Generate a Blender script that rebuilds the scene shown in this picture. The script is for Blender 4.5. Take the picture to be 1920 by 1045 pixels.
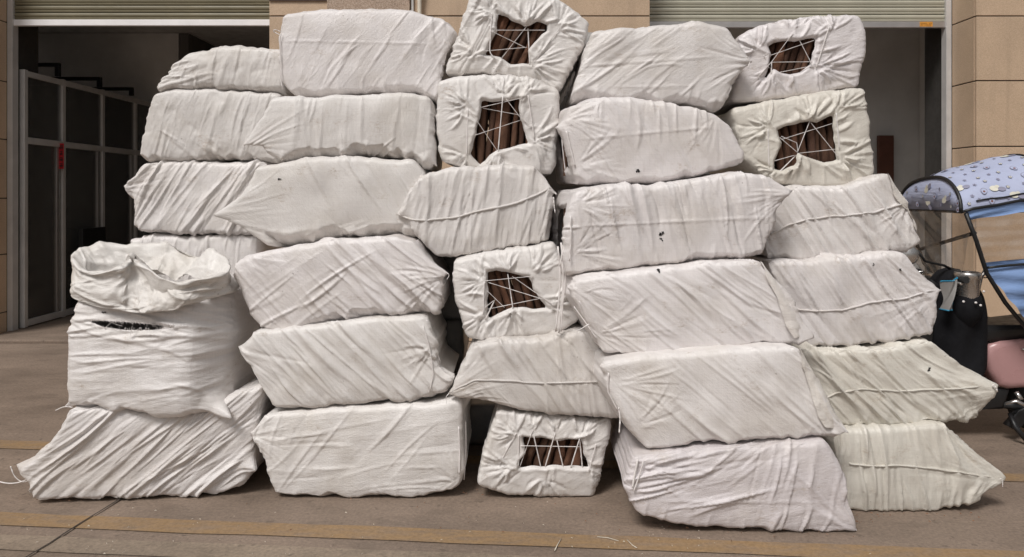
import bpy, bmesh, math, random
import numpy as np
from mathutils import Vector, Matrix

for o in list(bpy.data.objects):
    bpy.data.objects.remove(o)
scene = bpy.context.scene
COL = scene.collection
R = math.radians

# ------------------------------------------------------------------ camera
FPX, HZ, CAMZ = 1387.0, 365.0, 1.5          # focal length in photo pixels, horizon row, eye height
cam = bpy.data.cameras.new('camera')
cam.sensor_width = 36.0
cam.lens = FPX / 1920.0 * 36.0
cam.shift_y = -(522.5 - HZ) / 1920.0
cam.clip_start = 0.05
cam.clip_end = 500
camo = bpy.data.objects.new('camera', cam)
camo.location = (0, 0, CAMZ)
camo.rotation_euler = (R(90), 0, 0)
COL.objects.link(camo)
scene.camera = camo

# ------------------------------------------------------------------ light
SUN_POS = Vector((-0.45, -0.74, 1.15)).normalized()
world = bpy.data.worlds.new('World')
scene.world = world
world.use_nodes = True
wn = world.node_tree
wn.nodes.clear()
sky = wn.nodes.new('ShaderNodeTexSky')
sky.sky_type = 'NISHITA'
sky.sun_disc = False
sky.sun_elevation = math.asin(SUN_POS.z)
sky.sun_rotation = math.atan2(SUN_POS.x, SUN_POS.y)
sky.air_density = 1.0
sky.dust_density = 4.0
sky.ozone_density = 1.0
hs = wn.nodes.new('ShaderNodeHueSaturation')     # overcast: the cloud layer takes the blue out
hs.inputs['Saturation'].default_value = 0.12
bgn = wn.nodes.new('ShaderNodeBackground')
bgn.inputs['Strength'].default_value = 0.045
wo = wn.nodes.new('ShaderNodeOutputWorld')
wn.links.new(sky.outputs[0], hs.inputs['Color'])
wn.links.new(hs.outputs[0], bgn.inputs['Color'])
wn.links.new(bgn.outputs[0], wo.inputs['Surface'])
sl = bpy.data.lights.new('sun', 'SUN')
sl.energy = 1.5
sl.angle = R(18)
sl.color = (1.0, 0.96, 0.925)
slo = bpy.data.objects.new('sun', sl)
slo.rotation_euler = (-SUN_POS).to_track_quat('-Z', 'Y').to_euler()
slo.location = (-4, -8, 10)
COL.objects.link(slo)
vs = scene.view_settings
vs.view_transform = 'Standard'
vs.look = 'None'
vs.gamma = 1.0
vs.use_curve_mapping = False
vs.exposure = 0.63
scene.cycles.use_denoising = True
scene.cycles.max_bounces = 8
scene.cycles.transparent_max_bounces = 12

# ------------------------------------------------------------------ helpers
def W(px, py, Y):
    return Vector(((px - 960.0) * Y / FPX, Y, CAMZ - (py - HZ) * Y / FPX))

def tag(o, label=None, cat=None, group=None, kind=None):
    if label: o['label'] = label
    if cat: o['category'] = cat
    if group: o['group'] = group
    if kind: o['kind'] = kind
    return o

def link(o, parent=None):
    COL.objects.link(o)
    if parent is not None:
        o.parent = parent
    return o

def empty(name, loc=(0, 0, 0), rz=0):
    o = bpy.data.objects.new(name, None)
    o.location = loc
    o.rotation_euler = (0, 0, rz)
    o.empty_display_size = 0.1
    return link(o)

def np_mesh(name, V, F, uv=None, smooth=True):
    """V (n,3) array, F (m,4) int array"""
    me = bpy.data.meshes.new(name)
    F = np.asarray(F, dtype=np.int32)
    n, m = len(V), len(F)
    me.vertices.add(n)
    me.vertices.foreach_set('co', np.ascontiguousarray(V, dtype=np.float32).ravel())
    me.loops.add(4 * m)
    me.loops.foreach_set('vertex_index', F.ravel())
    me.polygons.add(m)
    me.polygons.foreach_set('loop_start', np.arange(0, 4 * m, 4, dtype=np.int32))
    me.polygons.foreach_set('loop_total', np.full(m, 4, dtype=np.int32))
    if smooth:
        me.polygons.foreach_set('use_smooth', np.ones(m, dtype=bool))
    if uv is not None:
        l = me.uv_layers.new(name='UVMap')
        l.data.foreach_set('uv', np.ascontiguousarray(uv[F.ravel()], dtype=np.float32).ravel())
    me.update(calc_edges=True)
    return me

class MB:
    """collects shapes for ONE mesh object; coordinates are relative to the parent thing"""
    def __init__(self):
        self.bm = bmesh.new()
    def box(self, x0, x1, y0, y1, z0, z1, bev=0.0):
        vs_ = [self.bm.verts.new(c) for c in ((x0,y0,z0),(x1,y0,z0),(x1,y1,z0),(x0,y1,z0),(x0,y0,z1),(x1,y0,z1),(x1,y1,z1),(x0,y1,z1))]
        fs = [self.bm.faces.new([vs_[i] for i in f]) for f in ((0,3,2,1),(4,5,6,7),(0,1,5,4),(1,2,6,5),(2,3,7,6),(3,0,4,7))]
        if bev:
            es = list({e for f in fs for e in f.edges})
            bmesh.ops.bevel(self.bm, geom=es, offset=bev, segments=2, affect='EDGES', profile=0.6)
        return self
    def tube(self, pts, rad, n=8, flat=1.0, cap=True):
        pts = [Vector(p) for p in pts]
        k = len(pts)
        rads = rad if hasattr(rad, '__len__') else [rad] * k
        rings = []
        ref = Vector((0, 0, 1))
        for i, p in enumerate(pts):
            t = (pts[min(i + 1, k - 1)] - pts[max(i - 1, 0)])
            if t.length < 1e-9: t = Vector((1, 0, 0))
            t.normalize()
            if abs(t.dot(ref)) > 0.95: ref = Vector((0, 1, 0)) if abs(t.y) < 0.9 else Vector((1, 0, 0))
            a = t.cross(ref).normalized()
            b = a.cross(t).normalized()
            ref = b
            rings.append([self.bm.verts.new(p + a * math.cos(2*math.pi*j/n) * rads[i] + b * math.sin(2*math.pi*j/n) * rads[i] * flat) for j in range(n)])
        for i in range(k - 1):
            for j in range(n):
                f = self.bm.faces.new((rings[i][j], rings[i][(j+1)%n], rings[i+1][(j+1)%n], rings[i+1][j]))
                f.smooth = True
        if cap:
            self.bm.faces.new(rings[0][::-1]); self.bm.faces.new(rings[-1])
        return self
    def lathe(self, prof, c=(0,0,0), n=24, axis='Z'):
        """prof: list of (radius, height)"""
        c = Vector(c)
        rings = []
        for r_, h in prof:
            ring = []
            for j in range(n):
                a = 2*math.pi*j/n
                v = (r_*math.cos(a), r_*math.sin(a), h)
                if axis == 'Y': v = (v[0], v[2], v[1])
                if axis == 'X': v = (v[2], v[0], v[1])
                ring.append(self.bm.verts.new(c + Vector(v)))
            rings.append(ring)
        for i in range(len(rings)-1):
            for j in range(n):
                f = self.bm.faces.new((rings[i][j], rings[i][(j+1)%n], rings[i+1][(j+1)%n], rings[i+1][j]))
                f.smooth = True
        return self
    def poly(self, pts):
        self.bm.faces.new([self.bm.verts.new(p) for p in pts])
        return self
    def prism(self, prof, y0, y1, bev=0.0):
        """prof: (x,z) outline extruded along y"""
        a = [self.bm.verts.new((x, y0, z)) for x, z in prof]
        b = [self.bm.verts.new((x, y1, z)) for x, z in prof]
        n = len(prof)
        fs = [self.bm.faces.new(a), self.bm.faces.new(b[::-1])]
        for i in range(n):
            fs.append(self.bm.faces.new((a[i], b[i], b[(i+1)%n], a[(i+1)%n])))
        if bev:
            es = list({e for f in fs[:2] for e in f.edges})
            bmesh.ops.bevel(self.bm, geom=es, offset=bev, segments=3, affect='EDGES', profile=0.6)
            for f in self.bm.faces: f.smooth = True
        return self
    def grid(self, fn, nu, nv, smooth=True):
        vs_ = [[self.bm.verts.new(fn(i/nu, j/nv)) for i in range(nu+1)] for j in range(nv+1)]
        for j in range(nv):
            for i in range(nu):
                f = self.bm.faces.new((vs_[j][i], vs_[j][i+1], vs_[j+1][i+1], vs_[j+1][i]))
                f.smooth = smooth
        return self
    def build(self, name, mat, parent=None, loc=None):
        bmesh.ops.recalc_face_normals(self.bm, faces=self.bm.faces[:])
        me = bpy.data.meshes.new(name)
        self.bm.to_mesh(me); self.bm.free()
        me.materials.append(mat)
        o = bpy.data.objects.new(name, me)
        if loc is not None: o.location = loc
        return link(o, parent)

# ------------------------------------------------------------------ materials
MATS = {}
def new_mat(name):
    m = bpy.data.materials.new(name)
    m.use_nodes = True
    nt = m.node_tree
    b = nt.nodes['Principled BSDF']
    MATS[name] = m
    return m, nt, b

def nd(nt, t, **kw):
    n = nt.nodes.new(t)
    for k, v in kw.items():
        setattr(n, k, v)
    return n

def lk(nt, a, b): nt.links.new(a, b)

def noise(nt, vec, scale, detail=4, rough=0.6, typ='FBM'):
    n = nd(nt, 'ShaderNodeTexNoise')
    n.noise_type = typ
    n.inputs['Scale'].default_value = scale
    n.inputs['Detail'].default_value = detail
    n.inputs['Roughness'].default_value = rough
    if vec is not None: lk(nt, vec, n.inputs['Vector'])
    return n.outputs['Fac'] if 'Fac' in n.outputs else n.outputs[0]

def ramp(nt, fac, stops):
    n = nd(nt, 'ShaderNodeValToRGB')
    e = n.color_ramp.elements
    while len(e) < len(stops): e.new(0.5)
    for i, (p, c) in enumerate(stops):
        e[i].position = p
        e[i].color = (c, c, c, 1) if not hasattr(c, '__len__') else (*c, 1)
    lk(nt, fac, n.inputs['Fac'])
    return n.outputs['Color']

def mix(nt, fac, a, b, mode='MIX'):
    n = nd(nt, 'ShaderNodeMix', data_type='RGBA', blend_type=mode)
    for s, v in ((n.inputs[0], fac), (n.inputs[6], a), (n.inputs[7], b)):
        if isinstance(v, (int, float)): s.default_value = v
        elif hasattr(v, 'default_value') or hasattr(v, 'links'): lk(nt, v, s)
        else: s.default_value = (*v, 1)
    return n.outputs[2]

def mapping(nt, vec, scale=(1,1,1), loc=(0,0,0), rot=(0,0,0)):
    n = nd(nt, 'ShaderNodeMapping')
    n.inputs['Scale'].default_value = scale
    n.inputs['Location'].default_value = loc
    n.inputs['Rotation'].default_value = rot
    lk(nt, vec, n.inputs['Vector'])
    return n.outputs[0]

def bump(nt, b, h, strength=0.3, dist=0.01, prev=None):
    n = nd(nt, 'ShaderNodeBump')
    n.inputs['Strength'].default_value = strength
    n.inputs['Distance'].default_value = dist
    lk(nt, h, n.inputs['Height'])
    if prev is not None: lk(nt, prev, n.inputs['Normal'])
    lk(nt, n.outputs[0], b.inputs['Normal'])
    return n.outputs[0]

def pmat(name, col, rough=0.5, metal=0.0, var=0.15, scale=8, bmp=0.0, bscale=60, spec=0.5):
    m, nt, b = new_mat(name)
    tc = nd(nt, 'ShaderNodeTexCoord')
    n = noise(nt, tc.outputs['Object'], scale, 5)
    c0 = tuple(max(0, c*(1-var)) for c in col); c1 = tuple(min(1, c*(1+var)) for c in col)
    lk(nt, ramp(nt, n, [(0.3, c0), (0.7, c1)]), b.inputs['Base Color'])
    lk(nt, ramp(nt, noise(nt, tc.outputs['Object'], scale*2.3, 4), [(0.3, max(0, rough-0.1)), (0.7, min(1, rough+0.1))]), b.inputs['Roughness'])
    b.inputs['Metallic'].default_value = metal
    b.inputs['Specular IOR Level'].default_value = spec
    if bmp:
        bump(nt, b, noise(nt, tc.outputs['Object'], bscale, 4), bmp, 0.01)
    return m

# woven polypropylene: the tint comes from the object colour, grime has a shape of its own
def sack_material():
    m, nt, b = new_mat('woven_polypropylene')
    uv = nd(nt, 'ShaderNodeUVMap').outputs[0]
    oi = nd(nt, 'ShaderNodeObjectInfo')
    mul = nd(nt, 'ShaderNodeVectorMath', operation='ADD')
    cx = nd(nt, 'ShaderNodeCombineXYZ')
    rr = nd(nt, 'ShaderNodeMath', operation='MULTIPLY'); rr.inputs[1].default_value = 37.0
    lk(nt, oi.outputs['Random'], rr.inputs[0])
    lk(nt, rr.outputs[0], cx.inputs[0]); lk(nt, rr.outputs[0], cx.inputs[2])
    lk(nt, uv, mul.inputs[0]); lk(nt, cx.outputs[0], mul.inputs[1])
    v = mul.outputs[0]
    col = oi.outputs['Color']
    # threads
    tw = noise(nt, mapping(nt, v, (9, 230, 1)), 1.0, 3, 0.7)
    tv = noise(nt, mapping(nt, v, (170, 7, 1)), 1.0, 3, 0.7)
    col = mix(nt, 1.0, col, ramp(nt, tw, [(0.25, 0.94), (0.75, 1.03)]), 'MULTIPLY')
    col = mix(nt, 1.0, col, ramp(nt, tv, [(0.25, 0.95), (0.75, 1.03)]), 'MULTIPLY')
    # broad handling grime
    g = noise(nt, v, 3.2, 6, 0.65)
    col = mix(nt, ramp(nt, g, [(0.46, 0.0), (0.76, 0.42)]), col, (0.50, 0.44, 0.36))
    # scuffed streaks
    st = noise(nt, mapping(nt, v, (26, 9, 1), rot=(0, 0, 0.2)), 1.0, 5, 0.7)
    col = mix(nt, ramp(nt, st, [(0.62, 0.0), (0.76, 0.20)]), col, (0.42, 0.35, 0.28))
    # dust rubbed into patches, broken up along the threads
    du = noise(nt, mapping(nt, v, (6, 9, 1), (4, 8, 0)), 1.0, 7, 0.75)
    duf = mix(nt, 1.0, ramp(nt, du, [(0.57, 0.0), (0.70, 0.6)]), ramp(nt, noise(nt, mapping(nt, v, (60, 130, 1)), 1.0, 2), [(0.40, 0.0), (0.62, 1.0)]), 'MULTIPLY')
    col = mix(nt, duf, col, (0.36, 0.27, 0.19))
    # bark dust specks
    vo = nd(nt, 'ShaderNodeTexVoronoi'); vo.inputs['Scale'].default_value = 34
    wv = nd(nt, 'ShaderNodeTexNoise'); wv.inputs['Scale'].default_value = 60.0; lk(nt, v, wv.inputs['Vector'])
    wq = nd(nt, 'ShaderNodeVectorMath', operation='MULTIPLY_ADD'); wq.inputs[1].default_value = (0.02, 0.02, 0)
    lk(nt, wv.outputs['Color'], wq.inputs[0]); lk(nt, v, wq.inputs[2]); lk(nt, wq.outputs[0], vo.inputs['Vector'])
    sp = ramp(nt, vo.outputs['Distance'], [(0.05, 1.0), (0.16, 0.0)])
    gate = ramp(nt, noise(nt, v, 5.0, 2), [(0.62, 0.0), (0.68, 0.6)])
    sp2 = mix(nt, 1.0, sp, gate, 'MULTIPLY')
    col = mix(nt, sp2, col, (0.16, 0.12, 0.09))
    lk(nt, col, b.inputs['Base Color'])
    lk(nt, ramp(nt, noise(nt, v, 7, 4), [(0.3, 0.29), (0.7, 0.43)]), b.inputs['Roughness'])
    b.inputs['Specular IOR Level'].default_value = 0.5
    at = nd(nt, 'ShaderNodeAttribute', attribute_type='OBJECT', attribute_name='fold_angle')
    vr = nd(nt, 'ShaderNodeVectorRotate', rotation_type='Z_AXIS')
    ng = nd(nt, 'ShaderNodeMath', operation='MULTIPLY'); ng.inputs[1].default_value = -1.0
    lk(nt, at.outputs['Fac'], ng.inputs[0])
    lk(nt, v, vr.inputs['Vector']); lk(nt, ng.outputs[0], vr.inputs['Angle'])
    f1 = noise(nt, mapping(nt, vr.outputs[0], (30, 85, 1)), 1.0, 4, 0.65)
    f2 = noise(nt, v, 210, 2, 0.6)
    hh = mix(nt, 0.4, f1, f2)
    bump(nt, b, hh, 0.60, 0.008)
    return m
M_SACK = sack_material()

def bark_material():
    m, nt, b = new_mat('cinnamon_bark')
    tc = nd(nt, 'ShaderNodeTexCoord').outputs['Object']
    oi = nd(nt, 'ShaderNodeObjectInfo')
    v = mapping(nt, tc, (1, 1, 0.25))
    n1 = noise(nt, v, 55, 6, 0.7)
    c = ramp(nt, n1, [(0.25, (0.050, 0.026, 0.017)), (0.5, (0.115, 0.058, 0.035)), (0.8, (0.23, 0.14, 0.09))])
    c = mix(nt, 1.0, c, ramp(nt, oi.outputs['Random'], [(0.0, (0.7, 0.62, 0.6)), (0.5, (1, 0.95, 0.9)), (1.0, (1.35, 1.1, 0.95))]), 'MULTIPLY')
    lich = ramp(nt, noise(nt, tc, 30, 4, 0.6), [(0.62, 0.0), (0.72, 0.45)])
    c = mix(nt, lich, c, (0.30, 0.22, 0.15))
    lk(nt, c, b.inputs['Base Color'])
    b.inputs['Roughness'].default_value = 0.85
    bump(nt, b, noise(nt, v, 130, 5, 0.7), 0.7, 0.006)
    return m
M_BARK = bark_material()

def concrete_material(name, base, yellow=None):
    m, nt, b = new_mat(name)
    tc = nd(nt, 'ShaderNodeTexCoord').outputs['Object']
    c0 = tuple(x*0.72 for x in base); c1 = tuple(x*1.22 for x in base)
    big = noise(nt, mapping(nt, tc, (0.7, 1.1, 1)), 1.6, 7, 0.62)
    c = ramp(nt, big, [(0.3, c0), (0.55, base), (0.75, c1)])
    fine = noise(nt, tc, 60, 5, 0.75)
    c = mix(nt, 1.0, c, ramp(nt, fine, [(0.3, 0.70), (0.7, 1.24)]), 'MULTIPLY')
    st = noise(nt, mapping(nt, tc, (1.2, 2.6, 1)), 3.0, 6, 0.7)
    c = mix(nt, ramp(nt, st, [(0.52, 0.0), (0.72, 0.6)]), c, tuple(x*0.5 for x in base))
    pale = noise(nt, mapping(nt, tc, (0.9, 2.2, 1), (3.1, 7.7, 0)), 2.2, 6, 0.7)
    c = mix(nt, ramp(nt, pale, [(0.60, 0.0), (0.78, 0.35)]), c, tuple(min(1, x*1.7) for x in base))
    sc = noise(nt, mapping(nt, tc, (1, 1, 1), (9, 2, 0)), 22, 3, 0.5)
    c = mix(nt, ramp(nt, sc, [(0.63, 0.0), (0.70, 0.6)]), c, tuple(x*0.45 for x in base))
    if yellow:   # worn paint: the concrete shows through where it is rubbed off
        wear = noise(nt, mapping(nt, tc, (1.5, 5, 1), (5, 1, 0)), 4.0, 7, 0.72)
        c = mix(nt, ramp(nt, wear, [(0.42, 0.92), (0.66, 0.30)]), c, mix(nt, 1.0, yellow, ramp(nt, fine, [(0.3, 0.78), (0.7, 1.15)]), 'MULTIPLY'))
    lk(nt, c, b.inputs['Base Color'])
    lk(nt, ramp(nt, big, [(0.3, 0.55), (0.7, 0.8)]), b.inputs['Roughness'])
    b.inputs['Specular IOR Level'].default_value = 0.35
    p = bump(nt, b, fine, 0.4, 0.005)
    bump(nt, b, noise(nt, tc, 9, 5), 0.25, 0.01, p)
    return m
M_FLOOR = concrete_material('worn_concrete', (0.245, 0.187, 0.145))
M_YEL = concrete_material('worn_yellow_paint', (0.245, 0.187, 0.145), (0.31, 0.20, 0.10))
M_DUST = concrete_material('dusty_concrete', (0.285, 0.225, 0.170))

def granite_material(name, base, speck, amt, scale=140):
    m, nt, b = new_mat(name)
    tc = nd(nt, 'ShaderNodeTexCoord').outputs['Object']
    oi = nd(nt, 'ShaderNodeObjectInfo')
    n1 = noise(nt, tc, scale, 3, 0.8)
    c = ramp(nt, n1, [(0.33, tuple(x*(1-amt) for x in base)), (0.5, base), (0.7, speck)])
    c = mix(nt, 1.0, c, ramp(nt, noise(nt, tc, 2.0, 5), [(0.3, 0.88), (0.7, 1.08)]), 'MULTIPLY')
    c = mix(nt, 1.0, c, ramp(nt, oi.outputs['Random'], [(0, 0.93), (1, 1.06)]), 'MULTIPLY')
    run = noise(nt, mapping(nt, tc, (9, 9, 0.7)), 1.0, 5, 0.6)
    c = mix(nt, ramp(nt, run, [(0.58, 0), (0.8, 0.35)]), c, tuple(x*0.55 for x in base))
    lk(nt, c, b.inputs['Base Color'])
    b.inputs['Roughness'].default_value = 0.5
    bump(nt, b, n1, 0.2, 0.003)
    return m
M_TILE = granite_material('tan_stone_tile', (0.58, 0.42, 0.285), (0.67, 0.52, 0.38), 0.22)
M_GRAN = granite_material('speckled_granite', (0.42, 0.30, 0.22), (0.62, 0.52, 0.43), 0.55, 90)
M_MORTAR = pmat('dark_joint', (0.05, 0.045, 0.04), 0.9)
M_BROWNL = pmat('brown_lintel', (0.10, 0.062, 0.045), 0.7)
M_SLAT = pmat('cream_shutter_paint', (0.47, 0.45, 0.36), 0.42, 0.0, 0.10, 3, 0.05, 30)
M_SLATD = pmat('olive_shutter_paint', (0.20, 0.175, 0.11), 0.5, 0.0, 0.12, 3)
M_ALU = pmat('aluminium', (0.55, 0.52, 0.50), 0.38, 0.75, 0.08, 5)
M_ALUP = pmat('sky_white_rail', (0.92, 0.90, 0.90), 0.4, 0.0, 0.06, 5)  # sky reflection put into a near-white base colour
M_ALUD = pmat('dull_aluminium', (0.62, 0.60, 0.58), 0.45, 0.2, 0.1, 5)
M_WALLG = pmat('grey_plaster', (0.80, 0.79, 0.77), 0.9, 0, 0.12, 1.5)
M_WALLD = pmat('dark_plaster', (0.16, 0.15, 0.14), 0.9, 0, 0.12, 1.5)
M_CEIL = pmat('soffit', (0.62, 0.61, 0.59), 0.9)
M_BLACKP = pmat('black_pipe', (0.012, 0.012, 0.012), 0.5)
M_RED = pmat('red_paper', (0.45, 0.010, 0.018), 0.6, 0, 0.2, 20)
M_INK = pmat('black_ink', (0.01, 0.008, 0.008), 0.7)
M_CARD = pmat('brown_cardboard', (0.22, 0.11, 0.06), 0.8)
M_BOXW = pmat('white_box', (0.75, 0.73, 0.70), 0.6)
M_WOOD = pmat('dark_red_wood', (0.14, 0.055, 0.035), 0.6)
M_CORD = pmat('white_plastic_cord', (0.78, 0.74, 0.72), 0.45, 0, 0.08, 40)
M_PIPE = pmat('white_pvc', (0.66, 0.60, 0.50), 0.45)
M_STICK = pmat('yellow_sticker', (0.72, 0.33, 0.05), 0.6, 0, 0.2, 60)
M_STICKT = pmat('sticker_print', (0.30, 0.11, 0.02), 0.6)
M_PINK = pmat('pink_paint', (0.47, 0.27, 0.265), 0.3, 0, 0.04, 3)
M_BLK = pmat('black_plastic', (0.014, 0.014, 0.015), 0.45, 0, 0.2, 10)
M_BLKF = pmat('black_fabric', (0.010, 0.010, 0.012), 0.9, 0, 0.25, 12, 0.2, 200, 0.2)
M_RUB = pmat('tyre_rubber', (0.016, 0.016, 0.016), 0.8, 0, 0.2, 30, 0.3, 120)
M_STEEL = pmat('brushed_steel', (0.58, 0.56, 0.54), 0.28, 0.9, 0.05, 10)
M_GREYP = pmat('grey_plastic', (0.05, 0.05, 0.052), 0.5)
M_BLUET = pmat('blue_trim', (0.03, 0.25, 0.42), 0.5)
M_MUFF = pmat('grey_plastic_film', (0.27, 0.26, 0.25), 0.35)
M_CRACK = pmat('joint_dirt', (0.045, 0.035, 0.028), 0.95)
M_INKB = pmat('print_navy', (0.07, 0.075, 0.16), 0.8)
M_PCREAM = pmat('print_cream', (0.70, 0.68, 0.58), 0.8)
M_PGREY = pmat('print_grey', (0.27, 0.27, 0.36), 0.8)
M_PBROWN = pmat('print_brown', (0.20, 0.09, 0.08), 0.8)

def fabric_blue(name, col):
    m, nt, b = new_mat(name)
    tc = nd(nt, 'ShaderNodeTexCoord').outputs['Object']
    c = ramp(nt, noise(nt, tc, 5, 4), [(0.3, tuple(x*0.92 for x in col)), (0.7, tuple(min(1, x*1.06) for x in col))])
    lk(nt, c, b.inputs['Base Color'])
    b.inputs['Roughness'].default_value = 0.55
    bump(nt, b, noise(nt, mapping(nt, tc, (3, 3, 14)), 2.2, 4), 0.35, 0.02)
    return m
M_BLUE = fabric_blue('pale_blue_canopy', (0.42, 0.46, 0.62))
M_BLUE2 = fabric_blue('sky_blue_canopy', (0.20, 0.31, 0.55))

def clear_film(name, tint, gloss=0.12, dirt_sheen=0.08, rough=0.12):
    m, nt, b = new_mat(name)
    out = nt.nodes['Material Output']
    tc = nd(nt, 'ShaderNodeTexCoord').outputs['Object']
    tr = nd(nt, 'ShaderNodeBsdfTransparent'); tr.inputs[0].default_value = (*tint, 1)
    gl = nd(nt, 'ShaderNodeBsdfGlossy'); gl.inputs['Roughness'].default_value = rough
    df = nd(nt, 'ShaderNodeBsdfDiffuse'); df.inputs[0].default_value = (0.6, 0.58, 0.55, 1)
    fr = nd(nt, 'ShaderNodeFresnel'); fr.inputs['IOR'].default_value = 1.45
    bp = nd(nt, 'ShaderNodeBump'); bp.inputs['Strength'].default_value = 0.5; bp.inputs['Distance'].default_value = 0.02
    lk(nt, noise(nt, mapping(nt, tc, (3, 3, 1.2)), 3.5, 4, 0.6, 'RIDGED_MULTIFRACTAL'), bp.inputs['Height'])
    if name != 'window_glass':
        lk(nt, bp.outputs[0], gl.inputs['Normal']); lk(nt, bp.outputs[0], fr.inputs['Normal'])
    ad = nd(nt, 'ShaderNodeMath', operation='ADD'); ad.inputs[1].default_value = gloss; ad.use_clamp = True
    lk(nt, fr.outputs[0], ad.inputs[0])
    m1 = nd(nt, 'ShaderNodeMixShader'); lk(nt, ad.outputs[0], m1.inputs[0]); lk(nt, tr.outputs[0], m1.inputs[1]); lk(nt, gl.outputs[0], m1.inputs[2])
    m2 = nd(nt, 'ShaderNodeMixShader')
    d = ramp(nt, noise(nt, tc, 6, 6, 0.7), [(0.4, 0.01 if name != 'window_glass' else dirt_sheen*0.6), (0.75, dirt_sheen)])  # diffuse veil: grime on the film, painted reflection sheen on window glass
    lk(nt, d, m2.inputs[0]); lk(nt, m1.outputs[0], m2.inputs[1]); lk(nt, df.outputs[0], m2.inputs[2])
    lk(nt, m2.outputs[0], out.inputs['Surface'])
    return m
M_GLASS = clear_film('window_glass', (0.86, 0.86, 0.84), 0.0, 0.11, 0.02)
M_FILM = clear_film('clear_vinyl', (0.84, 0.81, 0.78), 0.08, 0.24, 0.12)
# ================================================================== the setting
rng = random.Random(5)
def G(px, py):
    Y = FPX * CAMZ / (py - HZ)
    return Vector(((px - 960) * Y / FPX, Y, 0))

ground = MB().poly([(-40, -30, 0), (40, -30, 0), (40, 40, 0), (-40, 40, 0)]).build('ground', M_FLOOR)
tag(ground, kind='structure')

def ground_strip(name, up0, up1, lo0, lo1, mat, z):
    a0, a1, b0, b1 = G(*up0), G(*up1), G(*lo0), G(*lo1)
    da, db = (a1 - a0).normalized(), (b1 - b0).normalized()
    N = 60
    m = MB()
    top, bot = [], []
    for i in range(N + 1):
        s = -9 + 18 * i / N
        j = lambda: Vector((0, rng.uniform(-0.006, 0.006), 0))
        top.append(a0 + da * s + j() + Vector((0, 0, z)))
        bot.append(b0 + db * s + j() + Vector((0, 0, z)))
    vt = [m.bm.verts.new(p) for p in top]; vb = [m.bm.verts.new(p) for p in bot]
    for i in range(N):
        m.bm.faces.new((vt[i], vt[i+1], vb[i+1], vb[i]))
    return m.build(name, mat, ground)
ground_strip('painted_line', (0, 962), (1280, 1011), (0, 987), (1280, 1037), M_YEL, 0.004)
ground_strip('painted_line', (0, 827), (1900, 889), (0, 842), (1900, 904), M_YEL, 0.004)
ground_strip('dusty_band', (0, 1004), (640, 1030), (0, 1033), (640, 1060), M_DUST, 0.004)
# saw cut across the slab
c0, c1 = G(225, 938), G(55, 1045)
cd = (c1 - c0).normalized(); cn = Vector((-cd.y, cd.x, 0))
m = MB(); L_, R_ = [], []
for i in range(70):
    s = -4 + 7 * i / 69
    p = c0 + cd * s + cn * rng.uniform(-0.004, 0.004); w = rng.uniform(0.003, 0.008)
    L_.append(m.bm.verts.new(p + cn * w + Vector((0, 0, 0.008)))); R_.append(m.bm.verts.new(p - cn * w + Vector((0, 0, 0.008))))
for i in range(69):
    m.bm.faces.new((L_[i], L_[i+1], R_[i+1], R_[i]))
m.build('slab_joint', M_CRACK, ground)

# ------------------------------------------------------------------ the shop building behind the pile
YF, YS = 7.54, 8.0                       # pillar fronts / shutter plane
bld = empty('shop_building', (0, YF, 0))
tag(bld, 'tan stone clad building with two raised roller shutters behind the sacks', 'building')
def pt(m, name, mat, parent=bld):
    """build with world coordinates under bld"""
    o = m.build(name, mat, parent)
    if parent is bld:
        o.location = (0, -YF, 0)
    return o
XL1, XL0, XC0, XC1, XR0 = -5.43, -16.0, -2.477, 1.408, 4.73
def pillar(x0, x1, joints, rev=None):
    core = pt(MB().box(x0 + 0.012, x1 - 0.012, YF + 0.012, YS + 0.5, 0, 6.5), 'pillar', M_MORTAR)
    zs = [0.0] + joints + [6.4]
    w = x1 - x0
    n = max(1, round(w / 1.25))
    for a, b in zip(zs[:-1], zs[1:]):
        for k in range(n):
            xa, xb = x0 + w*k/n, x0 + w*(k+1)/n
            e = 0.0 if n == 1 else 0.004
            MB().box(xa + e, xb - e, YF - rng.uniform(0, 0.004), YF + 0.03, a + 0.006, b - 0.006, 0.004).build('tile', M_TILE, core)
        for sx, on in ((x0, rev in ('l', 'b')), (x1, rev in ('r', 'b'))):
            if on:
                xa, xb = (sx, sx + 0.03) if sx == x0 else (sx - 0.03, sx)
                MB().box(xa, xb, YF + 0.034, YS - 0.05, a + 0.006, b - 0.006, 0.004).build('tile', M_TILE, core)
    return core
pillar(XR0, 9.5, [0.65, 1.32, 1.99, 2.66, 3.32, 3.99, 4.65, 5.3], 'l')
pillar(XL0, XL1, [0.24, 0.86, 1.46, 2.09, 2.71, 3.35, 3.97, 4.6, 5.2], 'r')  # continues out of view, keeping sun off the added side opening
pillar(XC0, XC1, [0.65, 1.32, 1.99, 2.66, 3.32, 3.99, 4.65, 5.3], 'b')
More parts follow.
